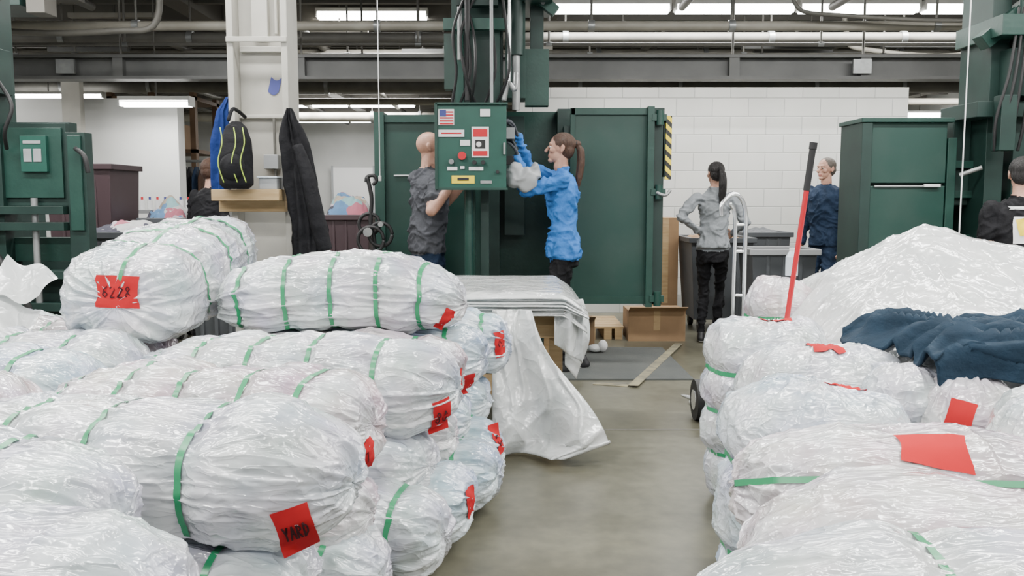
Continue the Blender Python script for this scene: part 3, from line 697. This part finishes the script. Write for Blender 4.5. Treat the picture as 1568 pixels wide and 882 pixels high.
b.box(-3.7,-3.05,5.5,6.3,0,.25,'green_d'); b.box(-3.7,-3.25,5.6,6.2,.25,1.3,'green_d'); b.box(-3.2,-2.75,5.6,5.7,.9,1.05,'green'); b.box(-3.1,-2.78,5.6,5.7,0,.9,'green_d')
for z in (.35,.6,.8,1.1,1.2): b.box(-3.35,-2.75,5.45,5.6,z,z+.05,'green_d')
b.box(-3.4,-3.14,5.5,5.7,0,3.58,'green_d'); b.box(-3.6,-3.1,5.3,5.6,1.93,2.2,'green_d')
b.tube([(-3.1,5.45,2.0),(-3.0,5.4,1.85),(-3.05,5.4,1.7),(-3.1,5.5,1.6)],.012,'black')
b.tube([(-3.3,5.4,1.2),(-3.05,5.3,.9),(-2.9,5.3,.6),(-3.0,5.4,.3)],.02,'black'); b.cyl((-2.95,5.5,.2),(-2.95,5.5,1.3),.02,'steel')
b.tube([(-2.66,5.46,1.6),(-2.58,5.4,1.55),(-2.56,5.4,1.45)],.015,'black')
b.obj('baling_press',bevel=.004)
b=B()
b.box(-5.2,-3.75,7.4,8.0,3.0,3.2,'joist'); b.box(-5.0,-4.0,7.4,7.9,2.86,3.0,'green_d'); b.box(-3.95,-3.8,7.4,7.6,2.8,3.6,'joist'); b.box(-5.0,-4.85,7.4,7.6,2.9,3.6,'joist')
b.obj('overhead_hoist_frame',bevel=.004)

# ------------------------------------------------------------------ containers etc.
def tub(name,x0,x1,y0,y1,h,m,wheels=True,fill=None,rim=None,z0=.12):
    b=B(); t=.04; s=.05
    def ring(z,i,e=0): return [(x0+i-e,y0+i-e,z),(x1-i+e,y0+i-e,z),(x1-i+e,y1-i+e,z),(x0+i-e,y1-i+e,z)]
    vs=ring(z0,s)+ring(h,0)+ring(h,-.0,-t*.6)+ring(z0+.04,s+t)
    fs=[(3,2,1,0)]
    for k in range(3):
        for i in range(4): fs.append((k*4+i,k*4+(i+1)%4,(k+1)*4+(i+1)%4,(k+1)*4+i))
    fs.append((12,13,14,15)); b.add(vs,fs,m)
    rm=rim or m
    b.box(x0-.025,x1+.025,y0-.025,y0+.02,h-.03,h+.02,rm); b.box(x0-.025,x1+.025,y1-.02,y1+.025,h-.03,h+.02,rm)
    b.box(x0-.025,x0+.02,y0,y1,h-.03,h+.02,rm); b.box(x1-.02,x1+.025,y0,y1,h-.03,h+.02,rm)
    for k in range(1,4):
        x=x0+(x1-x0)*k/4; b.box(x-.015,x+.015,y0+.0,y0+.05,z0+.03,h-.03,m)
    if wheels:
        for x in (x0+.12,x1-.12):
            for y in (y0+.12,y1-.12): b.cyl((x-.02,y,.06),(x+.02,y,.06),.06,'black'); b.box(x-.03,x+.03,y-.03,y+.03,.06,z0+.01,'steel')
    if fill:
        def g(u,v):
            X=x0+.03+(x1-x0-.06)*u; Y=y0+.03+(y1-y0-.06)*v
            return V((X,Y,h-.04+fill[1]*(math.sin(u*math.pi)**.4*math.sin(v*math.pi)**.4+.35*noise.noise(V((X*7,Y*7,1)))+.25*abs(noise.noise(V((X*14,Y*14,5)))))))
        b.grid(50,40,g,fill[0])
    return b.obj(name,bevel=.006)
tub('laundry_tub_cart',-1.72,-1.28,8.0,8.5,1.13,'tub_p',fill=('clothes',.24))
tub('laundry_tub_cart',-2.25,-1.80,8.2,8.8,1.12,'tub_p',fill=('clothes',.22))
tub('laundry_tub_cart',-3.35,-2.95,8.0,8.5,1.10,'tub',fill=('clothes',.20))
tub('grey_tub_cart',1.72,2.32,8.5,9.2,.90,'tub',fill=('card_board',.08))
tub('grey_tub_cart',2.38,2.86,9.1,9.8,.93,'tub',fill=('tub',.08))
tub('grey_tub_cart',1.98,2.52,7.3,7.75,.86,'tub',rim='tub_l')
tub('grey_tub_cart',-3.35,-2.7,6.8,7.3,1.02,'tub',fill=('clothes',.12)); tub('grey_tub_cart',-2.55,-2.1,6.9,7.5,1.0,'tub')
tub('dark_bin',-3.98,-3.42,7.6,8.2,1.57,'tub_p',wheels=False,z0=0.0)
b=B()
def cbox(b,x0,x1,y0,y1,z0,h,flaps=True):
    b.box(x0,x1,y0,y1,z0,h,'card_board')
    b.box((x0+x1)/2-.03,(x0+x1)/2+.03,y0-.002,y0,z0+.1,h,'wood')
    if flaps:
        T=Matrix.Translation((x0,y0,h))@Matrix.Rotation(rad(-20),4,'X'); b.box(0,x1-x0,-.12,0,0,.006,'card_board',T)
cbox(b,1.06,1.58,8.0,8.4,0,.28); b.obj('cardboard_box')
b=B(); cbox(b,1.42,1.68,8.95,9.5,.14,1.10,False)
for y in (8.95,9.2,9.42): b.box(1.36,1.68,y,y+.08,.11,.14,'wood')
for x in (1.36,1.48,1.61): b.box(x,x+.07,8.95,9.5,0,.11,'wood')
b.obj('gaylord_box_on_pallet')
b=B()
for x in (.7,.85,.95): b.box(x,x+.07,8.1,8.8,0,.10,'wood')
for k in range(6): b.box(.62,1.03,8.1+.13*k,8.2+.13*k,.10,.12,'wood')
b.obj('wooden_pallet')
b=B(); cbox(b,.42,.72,7.65,7.95,0,.24); b.obj('cardboard_box')
b=B(); v,f=ellipsoid((.70,7.35,.047),(.07,.05,.035)); b.add(v,f,'sheet',True); v,f=ellipsoid((.76,7.33,.07),(.04,.04,.05)); b.add(v,f,'wht',True); b.obj('crumpled_rag')
b=B(); b.box(-.1,1.3,6.25,7.6,0,.012,'mat_floor'); b.obj('rubber_floor_mat')
b=B(); T=Matrix.Translation((.80,6.02,0))@Matrix.Rotation(rad(-20),4,'Z')
b.box(0,.07,0,1.9,.012,.015,'tape',T); b.box(-.25,0,0,.07,.001,.004,'tape',T)
b.obj('floor_marking_tape')
b=B(); b.box(-.1,9,4.88,4.895,0,.002,'joist'); b.obj('trim_floor_joint')
b=B(); b.tube([(1.12,5.75,.006),(1.18,5.6,.01),(1.13,5.5,.015),(1.2,5.4,.01),(1.25,5.33,.008)],.012,'sheet',rs=[.004,.02,.01,.022,.004]); b.obj('plastic_scrap')

# hand truck
b=B()
b.tube([(1.255,5.0,.12),(1.255,5.0,.8),(1.255,5.0,1.18),(1.22,4.99,1.27)],.011,'chrome')
b.tube([(1.315,5.0,.1),(1.315,5.0,1.0),(1.31,4.99,1.22),(1.27,4.98,1.31),(1.22,4.97,1.315),(1.165,4.95,1.26),(1.165,4.95,1.20)],.012,'chrome')
for z in (.25,.5,.75,1.0,1.15): b.cyl((1.255,5.0,z),(1.315,5.0,z),.008,'chrome')
b.box(1.10,1.42,4.72,4.98,.02,.035,'chrome'); b.box(1.22,1.36,4.97,5.0,.02,.2,'chrome')
for x in (1.10,1.40):
    b.cyl((x-.03,5.12,.12),(x+.03,5.12,.12),.12,'black',n=24); b.cyl((x-.035,5.12,.12),(x+.035,5.12,.12),.06,'chrome',n=16)
b.cyl((1.07,5.12,.12),(1.43,5.12,.12),.012,'steel'); b.box(1.28,1.30,5.0,5.13,.1,.3,'chrome')
b.obj('hand_truck')
b=B()
p0=V((1.178,4.03,.06)); p1=V((1.355,4.03,1.54)); d=(p1-p0)
b.cyl(p0,p0+d*.88,.012,'red'); b.cyl(p0+d*.86,p1,.015,'black'); b.cyl(p0+d*.985,p1+d*.005,.018,'black')
b.box(1.06,1.31,4.0,4.06,.03,.07,'black'); b.box(1.07,1.30,4.005,4.055,0,.03,'red'); b.obj('push_broom')
b=B()
c=V((1.36,4.30,.925)); b.cyl(c,c+V((0,0,.09)),.03,'clear',n=20); b.cyl(c+V((0,0,.09)),c+V((0,0,.12)),.03,'clear',r1=.012,n=20); b.cyl(c+V((0,0,.12)),c+V((0,0,.135)),.014,'wht'); b.obj('water_bottle')
b=B(); b.cyl((-1.02,6.9,1.45),(-1.02,6.9,3.6),.004,'wht',n=6); b.cyl((-1.02,6.9,1.43),(-1.02,6.9,1.47),.012,'wht'); b.obj('pull_cord')
b=B(); b.cyl((2.62,5.2,1.05),(2.62,5.2,3.6),.004,'wht',n=6); b.cyl((2.62,5.2,1.03),(2.62,5.2,1.07),.012,'wht'); b.obj('pull_cord')
b=B()
cx,cy=-1.06,6.85
b.tube([(cx-.06,cy,1.42),(cx-.05,cy,1.46),(cx,cy,1.47),(cx+.02,cy,1.43),(cx-.01,cy,1.40)],.014,'black')
b.tube([(cx-.05,cy,1.46),(cx-.02,cy,1.3),(cx-.03,cy,1.1),(cx,cy,.9),(cx,cy,0.02)],.016,'black')
for k,(ox,z,r) in enumerate(((-.04,1.10,.08),(.05,1.02,.09),(-.02,.98,.10))):
    b.tube([(cx+ox+r*math.cos(a*math.pi/5),cy-.03*k,z+r*math.sin(a*math.pi/5)) for a in range(11)],.014,'black',sub=3)
b.cyl((cx-.04,cy-.09,1.04),(cx-.04,cy-.05,1.04),.035,'steel'); b.cyl((cx+.06,cy-.1,1.1),(cx+.06,cy-.05,1.1),.02,'steel')
b.box(cx-.12,cx+.12,cy-.12,cy+.12,0,.03,'black'); b.obj('strapping_tool_stand')
b=B()
for x in (-5.4,-4.85,-4.3): b.box(x,x+.07,12.0,12.1,0,2.7,'rust'); b.box(x,x+.07,12.9,13.0,0,2.7,'rust')
for z in (.4,1.2,1.9,2.6): b.box(-5.4,-4.23,12.0,13.0,z,z+.05,'rust')
b.box(-5.3,-4.9,12.1,12.8,1.25,1.7,'card_board'); b.box(-4.75,-4.4,12.1,12.8,1.25,1.6,'tub'); b.box(-5.2,-4.5,12.1,12.8,1.95,2.3,'card_board'); b.box(-5.2,-4.5,12.1,12.8,.45,.95,'card_board')
b.obj('storage_rack')
# rolling garment rack seen in the gap left of the column
b=B()
for x in (-4.55,-3.75): b.cyl((x,11.0,.05),(x,11.0,1.75),.018,'steel'); b.cyl((x,10.8,.05),(x,11.2,.05),.02,'steel')
b.cyl((-4.55,11.0,1.75),(-3.75,11.0,1.75),.016,'steel')
rng=random.Random(9); mm=['c_blk','c_navy','c_brown','c_royal','c_grey','c_lgrey','c_blk']
for k in range(10):
    x=-4.48+k*.075; v,f=loft([(x,11.0,.75+rng.uniform(0,.25),.03,.20),(x,11.0,1.2,.028,.19),(x,11.0,1.55,.024,.17),(x,11.0,1.68,.015,.06)],14); b.add(v,f,mm[k%7],True)
    b.cyl((x,11.0,1.67),(x,11.0,1.76),.004,'steel',n=5)
b.obj('garment_rack')
b=B()
b.box(-4.3,-3.2,9.1,9.4,1.14,1.18,'tub_l'); b.box(-4.3,-4.25,9.1,9.4,0,1.14,'steel'); b.box(-3.25,-3.2,9.1,9.4,0,1.14,'steel')
b.obj('side_counter')
b=B()
for k in range(13):
    x=-4.24+k*.08; b.cyl((x,9.25,1.18),(x,9.25,1.28),.028,'wht'); b.cyl((x,9.25,1.28),(x,9.25,1.31),.012,'red' if k%2 else 'blue')
b.obj('row_of_bottles')
b=B(); b.box(-4.75,-3.7,23.75,23.8,0,2.1,'wht'); b.box(-4.8,-4.75,23.73,23.8,0,2.15,'tub_l'); b.box(-3.7,-3.65,23.73,23.8,0,2.15,'tub_l'); b.obj('door_1')
b=B()
for i in range(3): b.box(-3.5+i*.6,-3.0+i*.6,11.2,11.7,0,.9+.1*i,'tub' if i%2 else 'card_board')
b.obj('stacked_cartons')

# ------------------------------------------------------------------ people
def ik(Sh,T,l1,l2,pole):
    Sh=V(Sh);T=V(T); d=T-Sh; L=min(d.length,(l1+l2)*.995); dn=d.normalized(); T=Sh+dn*L
    a=(l1*l1-l2*l2+L*L)/(2*L); h=math.sqrt(max(0,l1*l1-a*a))
    p=V(pole); p=(p-dn*p.dot(dn)).normalized()
    return Sh+dn*a+p*h, T
def hand_parts(Wr,d,n,side,s,curl):
    d=d.normalized(); n=(n-d*n.dot(d)).normalized(); t=d.cross(n).normalized()*side
    P=[]
    for o in (-.026,-.009,.009,.026):
        P.append(capsule(Wr+t*o*.6*s, Wr+d*.085*s+t*o*s,.013*s,.011*s))
    ln=[.062,.074,.08,.072]
    for k,o in enumerate((-.030,-.010,.010,.030)):
        q=Wr+d*.088*s+t*o*s; a=0
        for j in range(3):
            a+=curl*(.7 if j==0 else 1); dd=d*math.cos(a)+n*math.sin(a); q2=q+dd*ln[k]*s*(.42,.32,.26)[j]
            P.append(capsule(q,q2,.0088*s,.0080*s,10)); q=q2
    q=Wr+d*.025*s+t*.025*s
    for j,(l) in enumerate((.042,.034,.026)):
        dd=(d*.75+t*(.75-.3*j)+n*(.25+curl*.4*j)).normalized(); q2=q+dd*l*s; P.append(capsule(q,q2,.012*s,.0095*s,10)); q=q2
    return P
def person(name,loc,psi,H,top,bottom,hair=None,female=False,arms=None,feet=None,sleeve='long',head_yaw=0,head_pitch=0,lean=(0,0),hem=.86,glove='skin',shoes='shoe',skin='skin',decal=None,hairm='hair_b',curl=.35,fold=1.):
    s=H/1.75
    T=Matrix.Translation(V((loc[0],loc[1],0)))@Matrix.Rotation(rad(psi),4,'Z')
    Ti=T.inverted()
    b=B(); prim=[]
    def lx(z):
        f=max(0,(z-.92*s)/(.55*s)); return V((lean[0]*f,lean[1]*f,0))
    def cap(p0,p1,r0,r1,m): prim.append((capsule(p0,p1,r0,r1),('c',V(p0),V(p1),r0,r1),m))
    if female: R=[(hem,.172,.130),(.93,.168,.126),(1.0,.150,.112),(1.10,.128,.098),(1.2,.137,.107),(1.30,.155,.127),(1.38,.150,.108),(1.43,.125,.08),(1.47,.07,.06),(1.50,.055,.052)]
    else: R=[(hem,.175,.128),(.95,.172,.128),(1.05,.165,.125),(1.15,.168,.125),(1.28,.185,.13),(1.37,.19,.12),(1.43,.16,.09),(1.475,.085,.07)]
    rings=[]
    for z,a,c in R:
        l=lx(z*s); rings.append((l.x,l.y+(.01 if z>1.1 else -.005),z*s,a*s,c*s))
    prim.append((loft(rings),('l',rings),top))
    hipr=[(0,-.01,.78*s,.125*s,.10*s),(0,-.012,.84*s,.140*s,.105*s),(0,0,.92*s,.12*s,.09*s)]
    prim.append((loft(hipr),('l',hipr),bottom))
    sw=.165 if female else .19
    nb=lx(1.45*s); hc=V((nb.x*1.05,nb.y*1.1+.025*s,1.632*s))
    cap(nb+V((0,0,1.43*s)),hc-V((0,.01,.06*s)),(.046 if female else .058)*s,(.045 if female else .055)*s,skin)
    arms=arms or {}
    hands=[]
    for sd in (-1,1):
        Sh=lx(1.41*s)+V((sd*sw*s,0,1.405*s))
        tgt,pole=arms.get(sd,(None,None))
        if tgt is None: tl=V((sd*.24*s,.06,.86*s)); pl=V((sd*.3,-1,0))
        else: tl=Ti@V(tgt); pl=Ti.to_3x3()@V(pole)
        l1,l2=.28*s,.255*s
        E,Wr=ik(Sh,tl,l1,l2,pl)
        k=.88 if female else 1
        if sleeve=='long':
            cap(Sh,E,.062*k*s,.050*k*s,top); cap(E,Wr-(Wr-E)*.04,.050*k*s,.035*k*s,top)
        else:
            m=Sh+(E-Sh)*.62; cap(Sh,m,.066*k*s,.062*k*s,top); cap(m,E,.046*k*s,.040*k*s,skin); cap(E,E+(Wr-E)*.3,.042*k*s,.042*k*s,skin); cap(E+(Wr-E)*.3,Wr,.042*k*s,.026*k*s,skin)
        cap(Wr-(Wr-E)*.12,Wr+(Wr-E)*.04,.024*s,.022*s,glove)
        fd=(Wr-E).normalized(); nn=V((-sd,0,-.2)) if tgt is None else V((0,1,-.3))
        hands.append(hand_parts(Wr,fd,nn,-1 if sd>0 else 1,s*.95,curl))
    for sd in (-1,1):
        Hp=V((sd*.080*s,-.005,.88*s))
        ft=(Ti@V(feet[sd])) if feet and sd in feet else V((sd*.10*s,0,0))
        An=ft+V((0,-.03*s,.095*s))
        K,An=ik(Hp,An,.415*s,.40*s,V((0,1,0)))
        k=.92 if female else 1.05
        cap(Hp,K,.086*k*s,.056*k*s,bottom); cap(K,K+(An-K)*.35,.056*k*s,.054*k*s,bottom); cap(K+(An-K)*.35,An+V((0,0,.01)),.054*k*s,.040*k*s,bottom)
        hz=.038*s
        cap(An,V((An.x,An.y-.02*s,hz+.01)),.036*s,.037*s,shoes)
        cap(V((An.x,An.y-.03*s,hz)),V((An.x,An.y+.10*s,hz)),.037*s,.042*s,shoes); cap(V((An.x,An.y+.10*s,hz)),V((An.x+sd*.01,An.y+.17*s,.032*s)),.042*s,.030*s,shoes)
    V2,N2,F2=remesh([p[0] for p in prim],.010,3)
    def dist(P,k):
        if k[0]=='c':
            a,c=k[1],k[2]; d=c-a; t=max(0,min(1,(P-a).dot(d)/max(d.length_squared,1e-9))); return (P-(a+d*t)).length-(k[3]+(k[4]-k[3])*t)
        rg=k[1]; z=P.z; ex=0
        if z<rg[0][2]: ex=rg[0][2]-z; z=rg[0][2]
        if z>rg[-1][2]: ex=z-rg[-1][2]; z=rg[-1][2]
        for i in range(len(rg)-1):
            if z<=rg[i+1][2]: break
        f=(z-rg[i][2])/(rg[i+1][2]-rg[i][2]); c=[rg[i][q]*(1-f)+rg[i+1][q]*f for q in range(5)]
        e=math.hypot((P.x-c[0])/c[3],(P.y-c[1])/c[4]); return (e-1)*min(c[3],c[4])+ex
    fm=[]
    for f in F2:
        c=V((0,0,0))
        for q in f: c+=V2[q]
        c/=len(f); best=min(prim,key=lambda pr:dist(c,pr[1])); m=best[2]
        if m==bottom and top!=bottom and c.z>(hem+.012)*s: m=top
        if m==shoes and c.z<.018: m='sole'
        fm.append(m)
    cl={top,bottom}; isc=[False]*len(V2)
    for f,m in zip(F2,fm):
        if m in cl:
            for q in f: isc[q]=True
    sdn=len(name)+loc[0]
    for i,p in enumerate(V2):
        if isc[i]:
            w=noise.noise(p*5+V((sdn,0,0)))
            r1=ridge(noise.noise(V((p.x*5+p.z*3,p.y*5,p.z*9))+V((w*1.5,sdn,w*1.5))),4)
            r2=ridge(noise.noise(V((p.x*9-p.z*5,p.y*9,p.z*12))+V((w*2,sdn,w*2+5))),4)
            V2[i]=p+N2[i]*fold*(.015*r1+.009*r2-.007+.007*w)
        if V2[i].z<0.002: V2[i].z=.002
    base=len(b.v); b.v+=[T@p for p in V2]
    for f,m in zip(F2,fm): b.f.append(tuple(q+base for q in f)); b.m.append(b.mi(m)); b.sm.append(True)
    body_n=(len(b.v),len(b.f))
    for P in hands:
        v,n_,f=remesh(P,.0045,2); b.add(v,f,glove,True,T)
    HT=T@Matrix.Translation(hc)@Matrix.Rotation(rad(head_yaw),4,'Z')@Matrix.Rotation(rad(head_pitch),4,'X')@Matrix.Scale(s*(.96 if female else 1),4)
    P=[ellipsoid((0,-.012,.032),(.074,.094,.088)),ellipsoid((0,.025,-.04),(.054,.058,.062)),ellipsoid((0,.066,-.086),(.024,.02,.018)),
       capsule((0,.082,.018),(0,.106,-.018),.009,.013),capsule((-.034,.072,.036),(.034,.072,.036),.014,.014),
       ellipsoid((.036,.055,-.012),(.026,.026,.024)),ellipsoid((-.036,.055,-.012),(.026,.026,.024)),
       capsule((-.016,.080,-.048),(.016,.080,-.048),.0075,.0075),capsule((-.014,.079,-.058),(.014,.079,-.058),.008,.008),
       capsule((.072,-.014,.016),(.076,-.008,-.018),.011,.008),capsule((-.072,-.014,.016),(-.076,-.008,-.018),.011,.008),ellipsoid((.080,-.018,.010),(.006,.016,.026)),ellipsoid((-.080,-.018,.010),(.006,.016,.026)),
       capsule((0,-.02,-.04),(0,-.01,-.13),.05,.05)]
    v,n_,f=remesh(P,.0045,2); 
    k=len(b.v); b.v+=[HT@p for p in v]
    for ff in f:
        c=sum((v[q] for q in ff),V((0,0,0)))/len(ff)
        m='skin_l' if (abs(c.x)<.022 and c.y>.080 and -.066<c.z<-.042) else skin
        b.f.append(tuple(q+k for q in ff)); b.m.append(b.mi(m)); b.sm.append(True)
    for sx in (-1,1):
        v,f=ellipsoid((sx*.030,.0735,.012),(.013,.0105,.0072)); b.add(v,f,'eye',True,HT)
        v,f=ellipsoid((sx*.030,.0825,.012),(.0055,.003,.0055)); b.add(v,f,'iris',True,HT)
        v,f=capsule((sx*.018,.084,.034),(sx*.044,.076,.036),.004,.003); b.add(v,f,hairm,True,HT)
    if hair:
        P=[ellipsoid((0,-.024,.045),(.083,.092,.083)),ellipsoid((0,-.05,.0),(.074,.062,.07))]
        if hair=='pony':
            P=[ellipsoid((0,-.022,.045),(.082,.096,.084)),ellipsoid((0,-.05,.0),(.074,.060,.072)),
               capsule((0,-.10,.06),(0,-.130,.050),.022,.026)]
            rr=random.Random(int(loc[0]*100))
            for q in range(9):
                ox=rr.uniform(-.018,.018); oy=rr.uniform(-.016,.016); ln=rr.uniform(.27,.36)
                pts=[V((ox*.3,-.125+oy*.3,.052)),V((ox,-.158+oy,.0)),V((ox*1.5,-.168+oy*1.3,-.10)),V((ox*1.6,-.160+oy*1.3,-.20)),V((ox*.8+.004,-.148+oy,-ln))]
                rs=[.014,.018,.016,.012,.004]
                for a_,c_,r0,r1 in zip(pts,pts[1:],rs,rs[1:]): P.append(capsule(a_,c_,r0,r1,8))
        v,n_,f=remesh(P,.005,1)
        v=[p+n_[i]*.0035*noise.noise(V((p.x*110,p.y*110,p.z*14))) for i,p in enumerate(v)]
        b.add(v,f,hairm,True,HT)
        if hair=='pony': b.cyl((0,-.112,.055),(0,-.122,.05),.025,'black',T=HT)
    if decal:
        bvh=BVHTree.FromPolygons(b.v[:body_n[0]],b.f[:body_n[1]])
        for d in decal: project_card(b,bvh,*d[:6],mt=d[6],off=d[7],clampd=.12)
    return b.obj(name)

person('woman_in_blue_pullover',(.38,6.60),88,1.775,'c_blue','c_blk',hair='pony',female=True,
    arms={-1:((.04,6.46,1.60),(-.1,-.2,-1)),1:((.04,6.64,1.76),(.0,.3,-1))},feet={-1:(.36,6.50,0),1:(.50,6.68,0)},glove='glove',head_yaw=0,head_pitch=4,hem=.85,curl=.5,fold=1.2)
person('bald_man_in_grey_shirt',(-.65,6.86),-62,1.80,'c_grey','c_navy',hair=None,sleeve='short',hairm='hair_g',
    arms={1:((-.44,6.62,1.40),(-.3,-.6,-1)),-1:((-.34,6.97,1.45),(-.2,0,-1))},feet={1:(-.63,6.76,0),-1:(-.67,6.98,0)},head_yaw=-18,hem=.86,fold=1.2)
person('woman_in_grey_top',(1.82,8.0),-12,1.62,'c_lgrey','c_blk',hair='pony',female=True,hairm='hair_k',
    arms={-1:((1.68,8.0,1.0),(-1,-.5,.15)),1:((2.02,8.12,.98),(.5,-1,0))},feet={-1:(1.72,7.98,0),1:(1.90,8.14,0)},head_yaw=25,hem=.92)
person('man_in_navy_coverall',(3.12,8.85),125,1.69,'c_navy','c_navy',hair='short',hairm='hair_g',head_yaw=-5)
person('man_in_black_tshirt',(3.06,5.35),-8,1.54,'c_blk','c_blk',hair='short',hairm='hair_k',sleeve='short',head_yaw=-10,
    decal=[((3.03,5.22,1.11),(-.1,-1,0),.12,.16,0,'','wht',.006),((3.02,5.22,1.13),(-.1,-1,0),.06,.10,15,'','yellow',.010),((3.04,5.22,1.24),(-.1,-1,0),.17,.018,0,'','wht',.006)])
person('worker_in_dark_jacket',(-2.70,7.75),-30,1.64,'c_blk','c_blk',hair='short',hairm='hair_b',lean=(0,.1))
vs,ns,fs=remesh([ellipsoid((.10,6.36,1.43),(.08,.05,.08)),ellipsoid((.02,6.36,1.46),(.06,.05,.09)),ellipsoid((.16,6.38,1.48),(.04,.04,.07))],.010,2)
vs=[p+ns[i]*(.02*noise.noise(p*16)+.012*ridge(noise.noise(p*11),4)) for i,p in enumerate(vs)]
b=B(); b.add(vs,fs,'tub_l',True); b.obj('plastic_bag')

# ------------------------------------------------------------------ camera
cam=bpy.data.cameras.new('Camera'); cam.lens=31.17; cam.sensor_width=36; cam.clip_end=100
co=bpy.data.objects.new('Camera',cam); COL.objects.link(co); co.location=(0,0,1.3); co.rotation_euler=(rad(90-5.8),0,0)
S.camera=co
